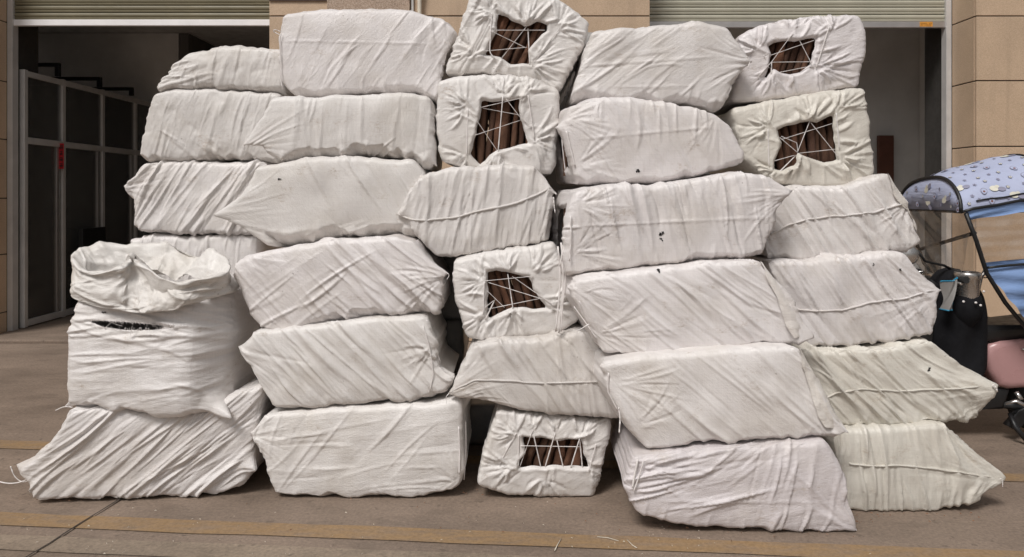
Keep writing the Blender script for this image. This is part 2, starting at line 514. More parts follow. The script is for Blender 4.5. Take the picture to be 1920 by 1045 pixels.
# speckled granite strip, brown band and the rain pipe on the middle pillar
xg0, xg1 = (613-960)*7.48/FPX, (768-960)*7.48/FPX
pt(MB().box(xg0, xg1, YF - 0.06, YF - 0.005, 0.0, 6.4, 0.006), 'granite_panel', M_GRAN)
pt(MB().box(xg1 + 0.012, xg1 + 0.035, YF - 0.03, YF - 0.005, 0.0, 6.4), 'metal_trim', M_ALUD)
pt(MB().box(XC0 + 0.004, xg0 - 0.004, YF - 0.02, YF - 0.005, 3.47, 3.62, 0.004), 'brown_band', M_BROWNL)
pp = empty('rain_pipe', ((786-960)*7.45/FPX, YF - 0.06, 0))
tag(pp, 'thin cream plastic pipe running up the middle stone pillar', 'pipe')
MB().tube([(0, 0, 0), (0, 0, 6.4)], 0.022, 10).build('pipe_run', M_PIPE, pp)
for z in (0.6, 1.6, 2.6, 3.55):
    MB().box(-0.03, 0.03, -0.025, 0.056, z, z + 0.025, 0.004).build('clip', M_ALUD, pp)

# roof slab and lintels over the openings
pt(MB().box(XL1 - 0.1, XC0 + 0.1, YS + 0.16, YS + 0.5, 3.55, 6.5), 'lintel', M_BROWNL)
pt(MB().box(XC1 - 0.1, XR0 + 0.1, YS + 0.16, YS + 0.5, 3.55, 6.5), 'lintel', M_BROWNL)

def shutter(x0, x1, zb, mat, railmat, label_z):
    sh = empty('roller_shutter', ((x0+x1)/2, YS, zb)); sh.parent = bld
    sh.location = ((x0+x1)/2, YS - YF, zb)
    hw = (x1 - x0) / 2
    MB().box(-hw + 0.03, hw - 0.03, -0.025, 0.025, 0.0, 0.066, 0.005).build('bottom_rail', railmat, sh)
    # guides
    for s in (-1, 1):
        MB().box(s*hw - 0.03 + (-0.028 if s > 0 else 0.03) , s*hw + 0.03 + (-0.032 if s > 0 else 0.028), -0.045, 0.05, -zb + 0.002, 0.9, 0.003).build('guide_rail', M_ALUD, sh)
    pitch = 0.078
    prof = [(0.0, 0.0), (-0.012, 0.004), (-0.014, 0.02), (-0.004, 0.026), (-0.013, 0.032), (-0.017, 0.05), (-0.013, 0.066), (0.0, 0.074)]
    me = None
    for k in range(9):
        if me is None:
            m = MB()
            m.grid(lambda u, v: (-hw + 0.06 + u*(2*hw - 0.12), *[ (prof[min(int(v*7+0.01), 7)][0]), prof[min(int(v*7+0.01), 7)][1] ]), 1, 7, smooth=False)
            o = m.build('slat', mat, sh); me = o.data
        else:
            o = bpy.data.objects.new('slat', me); link(o, sh)
        o.location = (0, 0, 0.070 + k*pitch)
    MB().box(-hw + 0.06, hw - 0.06, 0.012, 0.02, 0.068, 0.8).build('backing_sheet', M_MORTAR, sh)
    return sh
shutter(XL1, XC0, 3.322, M_SLATD, M_ALUP, 0)
shr = shutter(XC1, XR0, 3.30, M_SLAT, M_ALU, 0)

# sticker on the right shutter's rail
sx = (1737-960)*7.97/FPX
stk = MB().box(-0.07, 0.07, -0.0006, 0.0006, -0.026, 0.026).build('paper_sticker', M_STICK, None, (sx, YS - 0.0265, 3.336))
tag(stk, 'small torn orange sticker with brown print on the right shutter rail', 'sticker')
for r_ in range(2):
    x = -0.06
    while x < 0.052:
        w = rng.uniform(0.006, 0.016)
        if rng.random() < 0.8:
            m = MB()
            zz = -0.016 + r_*0.018
            m.box(x, x + w, -0.0016, -0.0008, zz, zz + 0.003); m.box(x, x + 0.003, -0.0017, -0.0007, zz, zz + 0.013)
            m.box(x, x + w, -0.0018, -0.0009, zz + 0.010, zz + 0.013)
            m.build('print', M_STICKT, stk)
        x += w + 0.004

# rooms: floor is the slab, walls and ceilings are parts of the building, light gaps added
def wallbox(name, x0, x1, y0, y1, z0, z1, mat):
    return pt(MB().box(x0, x1, y0, y1, z0, z1), name, mat)
wallbox('ceiling', -8.3, 0.4, 8.6, 17, 3.95, 4.1, M_CEIL)
wallbox('ceiling', 0.41, 10, 8.9, 17, 3.95, 4.1, M_CEIL)  # set back from the lintel, an added gap lets sky light in
wallbox('roof_slab', -8.3, 10, 10.4, 17.2, 6.2, 6.4, M_CEIL)  # starts well back so sky stays open above the added gap
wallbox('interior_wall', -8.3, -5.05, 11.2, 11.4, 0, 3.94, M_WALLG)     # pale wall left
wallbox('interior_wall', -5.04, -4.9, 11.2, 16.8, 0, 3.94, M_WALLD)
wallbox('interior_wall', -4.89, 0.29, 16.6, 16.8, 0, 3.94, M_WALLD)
wallbox('added_light_half_wall', -8.3, -8.1, YS + 0.51, 11.19, 0, 0.9, M_WALLG)  # unseen wall kept low: added opening lets daylight onto the pale wall
wallbox('added_light_post', -8.28, -8.12, 9.8, 9.9, 0.901, 3.94, M_WALLG)  # post of the added opening, out of view
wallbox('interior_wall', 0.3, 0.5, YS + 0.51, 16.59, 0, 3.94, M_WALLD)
wallbox('interior_wall', 0.51, 9.0, 10.0, 10.2, 0, 3.94, M_WALLG)
wallbox('interior_wall', 5.5, 5.7, YS + 0.51, 9.99, 0, 3.94, M_WALLG)
# raised threshold slab of the left room
th = MB().box(XL1 + 0.02, XC0 - 0.02, 7.45, 11.1, 0.0, 0.035, 0.01).build('threshold_slab', M_FLOOR)
tag(th, kind='structure')
th2 = MB().box(XC1 + 0.02, XR0 - 0.02, 7.45, 9.95, 0.0, 0.035, 0.01).build('threshold_slab', M_FLOOR)
tag(th2, kind='structure')

# glass partition running back into the left room
XP = -5.36
gp = empty('glass_partition', (XP, 8.6, 0.035))
tag(gp, 'aluminium framed glass partition inside the left shop opening', 'partition')
yy = [8.12, 8.81, 9.66, 10.5, 11.1]
def gbox(name, y0, y1, z0, z1, hw, mat=M_ALUD):
    return MB().box(-hw, hw, y0 - 8.6, y1 - 8.6, z0 - 0.035, z1 - 0.035, 0.004).build(name, mat, gp)
for i, y in enumerate(yy):
    gbox('post', y - 0.028, y + 0.028, 0.04, 2.87, 0.03)
for a, b in zip(yy[:-1], yy[1:]):
    gbox('top_rail', a + 0.029, b - 0.029, 2.80, 2.86, 0.03)
    gbox('middle_rail', a + 0.029, b - 0.029, 2.06, 2.13, 0.03)
    gbox('bottom_rail', a + 0.029, b - 0.029, 0.05, 0.12, 0.03)
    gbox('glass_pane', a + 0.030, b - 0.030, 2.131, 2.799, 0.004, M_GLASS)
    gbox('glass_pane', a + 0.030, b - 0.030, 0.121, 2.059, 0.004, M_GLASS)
    gbox('door_stile', b - 0.13, b - 0.09, 0.121, 2.055, 0.022, M_ALU)
# black pipe brackets stepping along the partition top
for k, (pxe, py) in enumerate(((108, 122), (186, 148), (246, 167))):
    Yk = -XP * FPX / (960 - pxe) + 0.05
    p = W(pxe, py, Yk)
    pb = MB()
    pb.box(-0.62, 0.03, -0.022, 0.022, -0.022, 0.022, 0.003)
    pb.box(-0.022, 0.03, -0.0225, 0.0225, 2.90 - p.z, -0.0225, 0.003)
    o = pb.build('pipe_bracket', M_BLACKP, None, p)
    tag(o, ('black right-angled pipe nearest the shutter, above the glass partition', 'middle black right-angled pipe above the glass partition', 'black right-angled pipe farthest in above the glass partition')[k], 'pipe', 'pipes stepping along the partition')
# red paper banner with four brush characters
p = W(115, 293, 8.72)
ban = MB().box(-0.03, 0.03, -0.001, 0.001, -0.15, 0.15).build('paper_banner', M_RED, None, (p.x, p.y, p.z))
tag(ban, 'red paper strip with black brush characters on the glass partition', 'paper banner')
for k in range(4):
    zc = 0.105 - 0.07*k
    m = MB()
    rr = random.Random(40 + k)
    m.box(-0.020, 0.020, -0.0024, -0.0014, zc + 0.014, zc + 0.020)
    m.box(-0.004, 0.003, -0.0026, -0.0013, zc - 0.024, zc + 0.024)
    m.box(-0.022, 0.022, -0.0025, -0.0015, zc - 0.006, zc - 0.001)
    for s in (-1, 1):
        x = s * rr.uniform(0.008, 0.015)
        m.tube([(x*0.4, -0.002, zc - 0.002), (x*1.5, -0.002, zc - 0.024)], 0.003, 5)
    if k % 2 == 0:
        m.box(-0.018, -0.013, -0.0027, -0.0012, zc - 0.02, zc + 0.018); m.box(0.013, 0.018, -0.0027, -0.0012, zc - 0.02, zc + 0.018)
    m.build('brush_character', M_INK, ban)
# things standing behind the glass
def crate(px, py_b, Y, w, h, d, mat, label, cat, name, lid=True):
    p = W(px, py_b, Y)
    e = empty(name, (p.x, p.y, p.z)); tag(e, label, cat)
    MB().box(-w/2, w/2, -d/2, d/2, 0, h, 0.006).build('box_body', mat, e)
    if lid:
        MB().box(-w/2 - 0.006, w/2 + 0.006, -d/2 - 0.006, d/2 + 0.006, h*0.55, h*0.62, 0.003).build('rim', mat, e)
    return e
pz = lambda Y, z: HZ + (CAMZ - z)*FPX/Y
crate(64, pz(8.9, 0.037), 8.9, 0.44, 0.26, 0.4, M_BOXW, 'low white plastic bin on the floor behind the glass', 'bin', 'plastic_bin')
crate(66, pz(8.9, 0.3), 8.9, 0.46, 0.2, 0.4, M_WOOD, 'dark brown box lying on the white bin behind the glass', 'box', 'wooden_box', False)
crate(66, pz(8.9, 0.502), 8.9, 0.30, 0.30, 0.35, M_BOXW, 'pale carton stacked on the dark brown box behind the glass', 'carton', 'carton')
crate(78, pz(8.9, 0.806), 8.9, 0.22, 0.24, 0.3, M_CARD, 'brown cardboard box topmost of the stack behind the glass', 'carton', 'carton', False)
p = W(30, 368, 8.2)
hs_ = empty('hanging_sign', (p.x, p.y, p.z)); tag(hs_, 'small tilted white sign hanging on a wire beside the left pillar', 'sign')
sg = MB().box(-0.055, 0.055, -0.004, 0.004, -0.04, 0.04, 0.002).build('sign_board', M_BOXW, hs_); sg.rotation_euler = (0, R(-35), 0)
MB().tube([(0.02, 0, 0.05), (-0.03, 0, 0.2), (-0.05, 0, 0.28)], 0.003, 5).build('wire', M_BLACKP, hs_)
for k in range(4):
    MB().box(-0.045, 0.04 - 0.012*(k % 2), -0.0058, -0.0046, 0.024 - 0.017*k, 0.030 - 0.017*k).build('print_line', M_INK, sg)
p = W(119, pz(9.2, 0.037), 9.2)
bp_ = MB().box(-0.03, 0.03, -0.25, 0.25, 0, 1.05, 0.006).build('black_panel', M_BLACKP, None, (-5.22, 9.2, 0.037))
tag(bp_, 'narrow black upright panel leaning inside the glass partition', 'panel')
p = W(1660, 316, 9.9)
wd = MB().box(-0.10, 0.10, -0.03, 0.03, -p.z + 0.04, 0.44, 0.006).build('wooden_board', M_WOOD, None, (p.x, p.y, p.z))
tag(wd, 'dark reddish wooden board standing in the right shop room', 'board')
# ================================================================== the sacks
def vnoise(shape, cell, nr, octaves=3, gain=0.5):
    H, Wd = shape
    out = np.zeros(shape)
    amp = 1.0
    for o in range(octaves):
        gh, gw = int(H / cell) + 4, int(Wd / cell) + 4
        g = nr.standard_normal((gh, gw))
        y = np.arange(H) / cell + nr.uniform(0, 1); x = np.arange(Wd) / cell + nr.uniform(0, 1)
        yi, xi = y.astype(int), x.astype(int)
        fy, fx = y - yi, x - xi
        fy = fy*fy*(3 - 2*fy); fx = fx*fx*(3 - 2*fx)
        a = g[np.ix_(yi, xi)]; b = g[np.ix_(yi, xi+1)]; c = g[np.ix_(yi+1, xi)]; d = g[np.ix_(yi+1, xi+1)]
        out += amp * ((a*(1-fx) + b*fx)*(1-fy)[:, None] + (c*(1-fx) + d*fx)*fy[:, None])
        amp *= gain; cell = max(cell / 2.0, 1.5)
    return out

def facet(s, t, ang, lu, lv, nr, warp=0.25):
    """creased-sheet relief: flat triangular facets, elongated along ang (cells lu x lv metres)"""
    c, sn = math.cos(ang), math.sin(ang)
    x = (s*c + t*sn)/lu; y = (-s*sn + t*c)/lv
    p = nr.uniform(0, 6.3, 6)
    x = x + warp*np.sin(1.7*y*lv/lu*3 + p[0]) + 0.5*warp*np.sin(2.3*x + 1.1*y + p[1])
    y = y + warp*1.6*np.sin(1.9*x + p[2]) + warp*np.sin(0.9*x - 0.8*y + p[3])
    K = 64
    g = nr.uniform(-1, 1, (K, K)); jx = nr.uniform(-0.33, 0.33, (K, K))
    y = y + jx[np.floor(x).astype(int) % K, 0]*0
    xi, yi = np.floor(x).astype(int), np.floor(y).astype(int)
    fx, fy = x - xi, y - yi
    G_ = lambda a, b: g[(xi + a) % K, (yi + b) % K]
    par = ((xi + yi) % 2).astype(bool)
    # the diagonal alternates from cell to cell
    lo = np.where(fx + fy < 1, G_(0,0) + fx*(G_(1,0) - G_(0,0)) + fy*(G_(0,1) - G_(0,0)), G_(1,1) + (1-fx)*(G_(0,1) - G_(1,1)) + (1-fy)*(G_(1,0) - G_(1,1)))
    hi = np.where(fx > fy, G_(0,0) + fx*(G_(1,0) - G_(0,0)) + fy*(G_(1,1) - G_(1,0)), G_(0,0) + fy*(G_(0,1) - G_(0,0)) + fx*(G_(1,1) - G_(0,1)))
    return np.where(par, lo, hi)

class HMap:
    RES = 0.0032
    def __init__(self, s0, s1, t0, t1):
        self.s0, self.t0 = s0, t0
        self.W = int((s1 - s0) / self.RES) + 2
        self.H = int((t1 - t0) / self.RES) + 2
        self.a = np.zeros((self.H, self.W))
    def stroke(self, s, t, ang, L, w, A, asym=0.45, bend=0.0, soft=0.14):
        """a fold: centre s,t, direction ang, half length L, width w, height A"""
        c, sn = math.cos(ang), math.sin(ang)
        ex = abs(c)*L + 4*w + abs(bend); ey = abs(sn)*L + 4*w + abs(bend)
        i0 = max(0, int((s - ex - self.s0)/self.RES)); i1 = min(self.W, int((s + ex - self.s0)/self.RES) + 2)
        j0 = max(0, int((t - ey - self.t0)/self.RES)); j1 = min(self.H, int((t + ey - self.t0)/self.RES) + 2)
        if i1 <= i0 or j1 <= j0: return
        x = (self.s0 + np.arange(i0, i1)*self.RES - s)[None, :]
        y = (self.t0 + np.arange(j0, j1)*self.RES - t)[:, None]
        al = (x*c + y*sn)/L
        ac = -x*sn + y*c - bend*(al*al)
        tp = np.clip(1 - al*al, 0, 1)
        ww = np.where(ac > 0, w, w*asym) * (0.45 + 0.55*tp)
        e = w*soft
        ad = np.sqrt(ac*ac + e*e) - e
        self.a[j0:j1, i0:i1] += A * tp * (0.4*np.exp(-ad/ww) + 0.6*np.clip(1 - ad/(2.4*ww), 0, 1))
    def sample(self, s, t):
        x = np.clip((s - self.s0)/self.RES, 0, self.W - 1.001); y = np.clip((t - self.t0)/self.RES, 0, self.H - 1.001)
        xi, yi = x.astype(int), y.astype(int); fx, fy = x - xi, y - yi
        a = self.a
        return (a[yi, xi]*(1-fx) + a[yi, xi+1]*fx)*(1-fy) + (a[yi+1, xi]*(1-fx) + a[yi+1, xi+1]*fx)*fy

def resample(pts, n=201, smooth=2):
    P = np.array(pts, float)
    d = np.concatenate([[0], np.cumsum(np.hypot(*np.diff(P, axis=0).T))])
    t = np.linspace(0, d[-1], n)
    q = np.stack([np.interp(t, d, P[:, 0]), np.interp(t, d, P[:, 1])], 1)
    for _ in range(smooth * 8):
        q[1:-1] = 0.25*q[:-2] + 0.5*q[1:-1] + 0.25*q[2:]
    return q

def ev(c, t):
    x = np.clip(t, -0.2, 1.2)*(len(c)-1)
    xi = np.clip(x.astype(int), 0, len(c)-2); f = (x - xi)[..., None]
    return c[xi]*(1-f) + c[xi+1]*f

def vnormals(V, F):
    e1 = V[F[:, 2]] - V[F[:, 0]]; e2 = V[F[:, 3]] - V[F[:, 1]]
    fn = np.cross(e1, e2)
    N = np.zeros_like(V)
    for k in range(4):
        for ax in range(3):
            N[:, ax] += np.bincount(F[:, k], fn[:, ax], len(V))
    N /= np.linalg.norm(N, axis=1, keepdims=True) + 1e-12
    return N

def poly_sd(s, t, poly):
    """signed distance, negative inside"""
    P = np.array(poly, float); n = len(P)
    d = np.full(s.shape, 1e9); inside = np.zeros(s.shape, bool)
    for i in range(n):
        a, b = P[i], P[(i+1) % n]
        ab = b - a
        h = np.clip(((s-a[0])*ab[0] + (t-a[1])*ab[1])/(ab@ab + 1e-12), 0, 1)
        d = np.minimum(d, np.hypot(s - a[0] - h*ab[0], t - a[1] - h*ab[1]))
        cr = ((a[1] > t) != (b[1] > t)) & (s < (b[0]-a[0])*(t-a[1])/(b[1]-a[1] + 1e-12) + a[0])
        inside ^= cr
    return np.where(inside, -d, d)

def rough_edge(nr, n):
    out = np.zeros(n)
    for step, amp in ((22, 1.2), (9, 0.8), (4, 0.4)):
        k = np.arange(0, n + step, step)
        out += amp*np.interp(np.arange(n), k, nr.standard_normal(len(k)))
    return out*np.sin(np.linspace(0, math.pi, n))**0.5

# how creased each sack is: long slanting facets, random facets, single folds
FEEL = dict(l1=(0.35, 0.5, 1.1), l2=(0.3, 0.5, 1.1), l3=(0.9, 0.2, 1.2), l4=(0.7, 0.2, 1.0), l6=(0.8, 0.15, 1.2), a1=(0.12, 0.10, 1.3), a2=(0.12, 0.10, 1.4), a3=(0.10, 0.10, 1.5), a4=(0.25, 0.10, 1.6), a5=(0.32, 0.12, 1.5), a6=(0.12, 0.2, 1.5),
            b1=(0.1, 0.35, 1.4), b2=(0.1, 0.35, 1.4), b4=(0.1, 0.35, 1.4), b6=(0.1, 0.35, 1.4), d1=(0.1, 0.35, 1.4), d2=(0.1, 0.45, 1.5), b3=(0.8, 0.1, 1.6), b5=(0.7, 0.15, 1.6), c1=(0.12, 0.12, 1.6), c2=(0.15, 0.10, 1.7),
            c3=(0.3, 0.10, 1.7), c4=(0.28, 0.12, 1.6), c5=(0.12, 0.10, 1.4), c6=(0.35, 0.2, 1.7), d3=(1.0, 0.12, 1.9), d4=(1.0, 0.12, 1.9), d5=(1.1, 0.12, 1.9), d6=(1.0, 0.12, 1.9), open=(0.45, 0.45, 1.1))
# lower edges that curl under: height of the curl in metres
CURL = dict(a1=0.03, a2=0.055, a3=0.065, a4=0.045, a5=0.02, a6=0.03, c1=0.035, c2=0.035, c3=0.035, c4=0.02, c5=0.03, c6=0.02, l1=0.03, l2=0.035, l3=0.015, b3=0.015, d3=0.02, d4=0.02, d5=0.015, l6=0.0, open=0.03)
class SackInfo: pass
SACKS = {}
WHITE = (0.765, 0.732, 0.716)
def sack(key, label, Y, top, bot, left=(), right=(), depth=0.58, yaw=0.0, pitch=0.0, r=0.026, bulge=0.018,
         drag=(), fans=(), ears=(), holes=(), crumple=60, camp=0.0030, scallop=(0, 0), tscallop=(0, 0), lump=0.004,
         tint=WHITE, seed=0, cell=0.0056, group='stacked woven sacks', backshift=0.0, fold=None, name='woven_sack', chamfer=None, foldb=1.0, facetc=1.0, strk=0.75):
    nr = np.random.default_rng(1000 + seed)
    rr = random.Random(seed*7 + 3)
    foldb, facetc, strk = FEEL.get(key, (0.22, 0.22, 1.0))
    laced = bool(holes) and key[0] in 'bd'
    camp = camp*(0.55 if laced or key in ('l1', 'l2', 'open') else 0.25)/strk
    crumple = crumple*(1.0 if laced else 0.7)
    scallop = (scallop[0], scallop[1]*0.8/strk); tscallop = (tscallop[0], tscallop[1]*0.6/strk)
    T = resample(top); B = resample(bot)
    Lc = resample([top[0], *left, bot[0]]); Rc = resample([top[-1], *right, bot[-1]])
    for c_ in (T, B, Lc, Rc):      # small irregularities along every edge
        c_ += rough_edge(nr, 201)[:, None]*np.array([0.6, 1.0] if c_ is T or c_ is B else [1.0, 0.6])
    wpx = max(np.hypot(*(T[-1]-T[0])), np.hypot(*(B[-1]-B[0]))); hpx = 0.5*(np.hypot(*(Lc[-1]-Lc[0])) + np.hypot(*(Rc[-1]-Rc[0])))
    Wm, Hm = wpx*Y/FPX, hpx*Y/FPX
    nu, nv, nw = max(8, int(Wm/cell)), max(8, int(Hm/cell)), max(8, int(depth/(cell*3.2)))
    # lattice on the surface of a box
    sh = (nu+1, nv+1, nw+1)
    idx = lambda i, j, k: (np.asarray(i)*(nv+1) + j)*(nw+1) + k
    quads = []
    def face(gi, gj, f):
        I, J = np.meshgrid(np.arange(gi), np.arange(gj), indexing='ij')
        quads.append(np.stack([f(I, J), f(I+1, J), f(I+1, J+1), f(I, J+1)], -1).reshape(-1, 4))
    face(nu, nv, lambda a, b: idx(a, b, 0))
    face(nu, nv, lambda a, b: idx(nu - a, b, nw))
    face(nu, nw, lambda a, b: idx(nu - a, 0, b))
    face(nu, nw, lambda a, b: idx(a, nv, b))
    face(nv, nw, lambda a, b: idx(0, a, b))
    face(nv, nw, lambda a, b: idx(nu, nv - a, b))
    Q = np.concatenate(quads)
    ids, inv = np.unique(Q.ravel(), return_inverse=True)
    F = inv.reshape(-1, 4)[:, ::-1]
    k = ids % (nw+1); j = (ids // (nw+1)) % (nv+1); i = ids // ((nw+1)*(nv+1))
    kk = (k/nw)**1.6                       # finer rows near the front
    h = np.array([Wm/2, Hm/2, depth/2])
    p = np.stack([(i/nu - 0.5)*Wm, (j/nv - 0.5)*Hm, (kk - 0.5)*depth], 1)
    rc = min(r, 0.45*min(Wm, Hm, depth))
    q = np.clip(p, -(h - rc), h - rc)
    dv = p - q
    q = q + rc*dv/(np.linalg.norm(dv, axis=1, keepdims=True) + 1e-9)
    u = q[:, 0]/Wm + 0.5; v = q[:, 1]/Hm + 0.5; d = q[:, 2] + depth/2
    uc, vc = u, v
    C = (1-vc)[:, None]*ev(T, uc) + vc[:, None]*ev(B, uc) + (1-uc)[:, None]*ev(Lc, vc) + uc[:, None]*ev(Rc, vc) \
        - ((1-uc)*(1-vc))[:, None]*T[0] - (uc*(1-vc))[:, None]*T[-1] - ((1-uc)*vc)[:, None]*B[0] - (uc*vc)[:, None]*B[-1]
    Yf = Y + yaw*(u - 0.5) + pitch*(v - 0.5)
    if chamfer: Yf = Yf + chamfer[1]*Wm*0.03*np.log1p(np.exp((u - chamfer[0])/0.03))
    X = (C[:, 0]-960)*Yf/FPX; Z = CAMZ - (C[:, 1]-HZ)*Yf/FPX
    ch = CURL.get(key, 0.0)
    if ch:       # the face breaks along a zigzag crease and turns under
        zig = nr.uniform(0.25, 1.5, 40); xs_ = np.cumsum(nr.uniform(0.03, 0.14, 40)); xs_ = (xs_ - xs_[0])/(xs_[-1] - xs_[0])*2.5 - 0.5
        hb = ch*np.interp(u + 0.03*np.sin(9*v), xs_, zig)
        zb_ = CAMZ - (ev(B, np.clip(u, 0, 1))[:, 1] - HZ)*Yf/FPX
        under = np.clip(hb - (Z - zb_), 0, 0.2)
        Yf = Yf + 1.25*under
    fr = np.clip(1 - d/0.12, 0, 1)
    bz = (1-(2*u-1)**4).clip(0)*(1-(2*v-1)**4).clip(0)
    V = np.stack([X + backshift*d, Yf + d - bulge*bz*fr, Z], 1)
    # unrolled fabric coordinates
    on_front = (k == 0)
    on_top, on_bot = (j == 0) & ~on_front, (j == nv) & ~on_front
    on_l, on_r = (i == 0) & ~on_front & ~on_top & ~on_bot, (i == nu) & ~on_front & ~on_top & ~on_bot
    s = X + np.where(on_r, d, 0) - np.where(on_l, d, 0)
    t = Z + np.where(on_top, d, 0) - np.where(on_bot, d, 0)
    toS = lambda px, py: ((px-960)*Y/FPX, CAMZ - (py-HZ)*Y/FPX)
    sx0, sx1, sz0, sz1 = X.min(), X.max(), Z.min(), Z.max()
    xm, zm = (sx0+sx1)/2, (sz0+sz1)/2
    # ears: the cloth is pulled out to a point
    for e in ears:
        base, tip, rad = e[0], e[1], e[2]
        dep = e[3] if len(e) > 3 else 0.06
        pw = e[4] if len(e) > 4 else 1.7
        bx, bz_ = toS(*base); tx, tz = toS(*tip)
        Bp = np.array([bx, Y + dep, bz_]); Tp = np.array([tx, Y + dep*0.8, tz])
        near = np.argmin(np.sum((V - Bp)**2, 1)); Bp = V[near].copy()
        dd = np.linalg.norm((V - Bp)*np.array([1, 0.8, 1]), axis=1)
        wgt = 0.5*np.clip(1 - dd/rad, 0, 1)**(pw + 0.2) + 0.5*np.clip(1 - dd/(0.42*rad), 0, 1)**1.25
        V += wgt[:, None]*(Tp - Bp)
    # wrinkle height map
    hm = HMap(sx0 - depth - 0.1, sx1 + depth + 0.1, sz0 - depth - 0.1, sz1 + depth + 0.1)
    hm.a += lump*0.6*vnoise(hm.a.shape, 0.16/hm.RES, nr, 2)
    Wd, Hd = sx1-sx0, sz1-sz0
    for (ang, n, amp, *rest) in drag:
        reg = rest[0] if rest else (0, 1, 0, 1)
        lmul = rest[1] if len(rest) > 1 else 1.0
        wmul = rest[2] if len(rest) > 2 else 1.0
        for _ in range(n):
            uu, vv = rr.uniform(reg[0], reg[1]), rr.uniform(reg[2], reg[3])
            a = R(ang + rr.gauss(0, 4))
            hm.stroke(sx0 + uu*Wd, sz1 - vv*Hd, a, rr.uniform(0.09, 0.32)*lmul, rr.choice((rr.uniform(0.003, 0.006), rr.uniform(0.004, 0.009), rr.uniform(0.006, 0.016)))*wmul,
                      amp*rr.uniform(0.2, 1.0)**1.5*rr.choice((1, 1, 1, -0.6)), rr.choice((0.2, 0.35, 0.8)), rr.uniform(-0.02, 0.02))
    for (pt_, a0, a1, n, length, amp) in fans:
        cx, cz = toS(*pt_)
        n = int(n*1.7)
        for q_ in range(n):
            a = R(a0 + (a1-a0)*(q_ + rr.uniform(0.1, 0.9))/n)
            Lh = length*rr.uniform(0.3, 1.35)/2
            off = rr.uniform(0.0, 0.03) + Lh
            hm.stroke(cx + math.cos(a)*off, cz + math.sin(a)*off, a, Lh, rr.uniform(0.0022, 0.0065), amp*(0.85 if laced else 0.36)*rr.uniform(0.3, 1)*rr.choice((1, 1, -0.8)), 0.5, rr.uniform(-0.02, 0.02))
    for _ in range(int(crumple)):
        hm.stroke(rr.uniform(sx0-0.1, sx1+0.1), rr.uniform(sz0-0.15, sz1+0.15), rr.uniform(0, math.pi), rr.uniform(0.02, 0.11), rr.uniform(0.005, 0.028), camp*rr.uniform(-1, 1), rr.choice((0.2, 0.5, 1.0)), rr.uniform(-0.02, 0.02))
    for (n, amp), edge in ((scallop, 'b'), (tscallop, 't')):
        for q_ in range(n):
            uu = (q_ + rr.uniform(0, 1))/n
            zz = np.interp(uu, [0, 1], [0, 1])
            e = ev(B if edge == 'b' else T, np.array([uu]))[0]
            ex, ez = toS(*e)
            a = R(90 + rr.gauss(0, 18))
            up = rr.uniform(0.0, 0.035)*(1 if edge == 'b' else -1)
            hm.stroke(ex, ez + up, a, rr.uniform(0.03, 0.09), rr.uniform(0.006, 0.022), amp*rr.uniform(0.3, 1), 0.5, rr.uniform(-0.02, 0.02))
    if fold is not None:     # a line where the cloth was folded flat
        (a_, b_) = fold
        p0, p1 = toS(*a_), toS(*b_)
        for q_ in range(3):
            f0 = q_/3
            cx, cz = p0[0] + (p1[0]-p0[0])*(f0+1/6), p0[1] + (p1[1]-p0[1])*(f0+1/6)
            hm.stroke(cx, cz, math.atan2(p1[1]-p0[1], p1[0]-p0[0]), math.hypot(p1[0]-p0[0], p1[1]-p0[1])/5, 0.005, 0.0028, 0.6)
    hpolys = []
    for hspec in holes:
        pl = [toS(*c) if len(c) == 2 else (c[0], c[1]) for c in hspec['poly']]
        hpolys.append(pl)
        per = resample(pl + [pl[0]], 120, 0)
        cen = np.mean(np.array(pl), 0)
        ng = hspec.get('gather', 46)*0.45
        for q_ in range(int(ng)):
            e = per[rr.randrange(120)]
            a = math.atan2(e[1]-cen[1], e[0]-cen[0]) + rr.gauss(0, 0.3)
            Lh = rr.uniform(0.025, 0.085)
            hm.stroke(e[0] + math.cos(a)*(Lh*0.9), e[1] + math.sin(a)*(Lh*0.9), a, Lh, rr.uniform(0.003, 0.009), hspec.get('gamp', 0.009)*rr.uniform(-0.5, 1), 0.5, rr.uniform(-0.015, 0.015))
    N = vnormals(V, F)
    fade = np.where(on_front, 1.0, np.exp(-np.clip(d - 0.05, 0, 9)/0.35))
    a1 = R(drag[0][0]) if drag else 0.7
    gate = np.clip(0.55 + 0.55*np.sin(s*5.1 + seed)*np.sin(t*7.3 + 2*seed) + 0.35*np.sin(s*11 + t*9 + seed), 0.15, 1.2)
    rel = foldb*gate*(0.0065*facet(s, t, a1 + 0.05, 0.26, 0.034, nr) + 0.0030*facet(s, t, a1 - 0.08, 0.14, 0.016, nr)) \
        + facetc*(0.0055*facet(s, t, rr.uniform(0, 3), 0.10, 0.07, nr) + 0.0022*facet(s, t, rr.uniform(0, 3), 0.04, 0.03, nr))
    hgt = (strk*hm.sample(s, t) + rel)*fade
    hgt = hgt - np.median(hgt[on_front])
    sdmin = None
    for hspec, pl in zip(holes, hpolys):
        sd = poly_sd(s, t, pl)
        cutd = hspec.get('cut', 0.004)
        e_ = 0.002
        gs = (poly_sd(s + e_, t, pl) - poly_sd(s - e_, t, pl))/(2*e_); gt = (poly_sd(s, t + e_, pl) - poly_sd(s, t - e_, pl))/(2*e_)
        wob = 0.003*np.sin(s*60 + 2*np.sin(t*45)) if 'puff' not in hspec else 0.0
        sd = sd + wob
        band = (sd > -0.024) & (sd < -cutd) & on_front
        mv = np.where(band, -cutd - sd, 0)
        V = V + np.stack([gs*mv, 0*mv, gt*mv], 1)
        sdc = np.where(band, -cutd, sd)
        roll = hspec.get('puff', 0.003)*np.exp(-((sdc - 0.012)/0.010)**2)
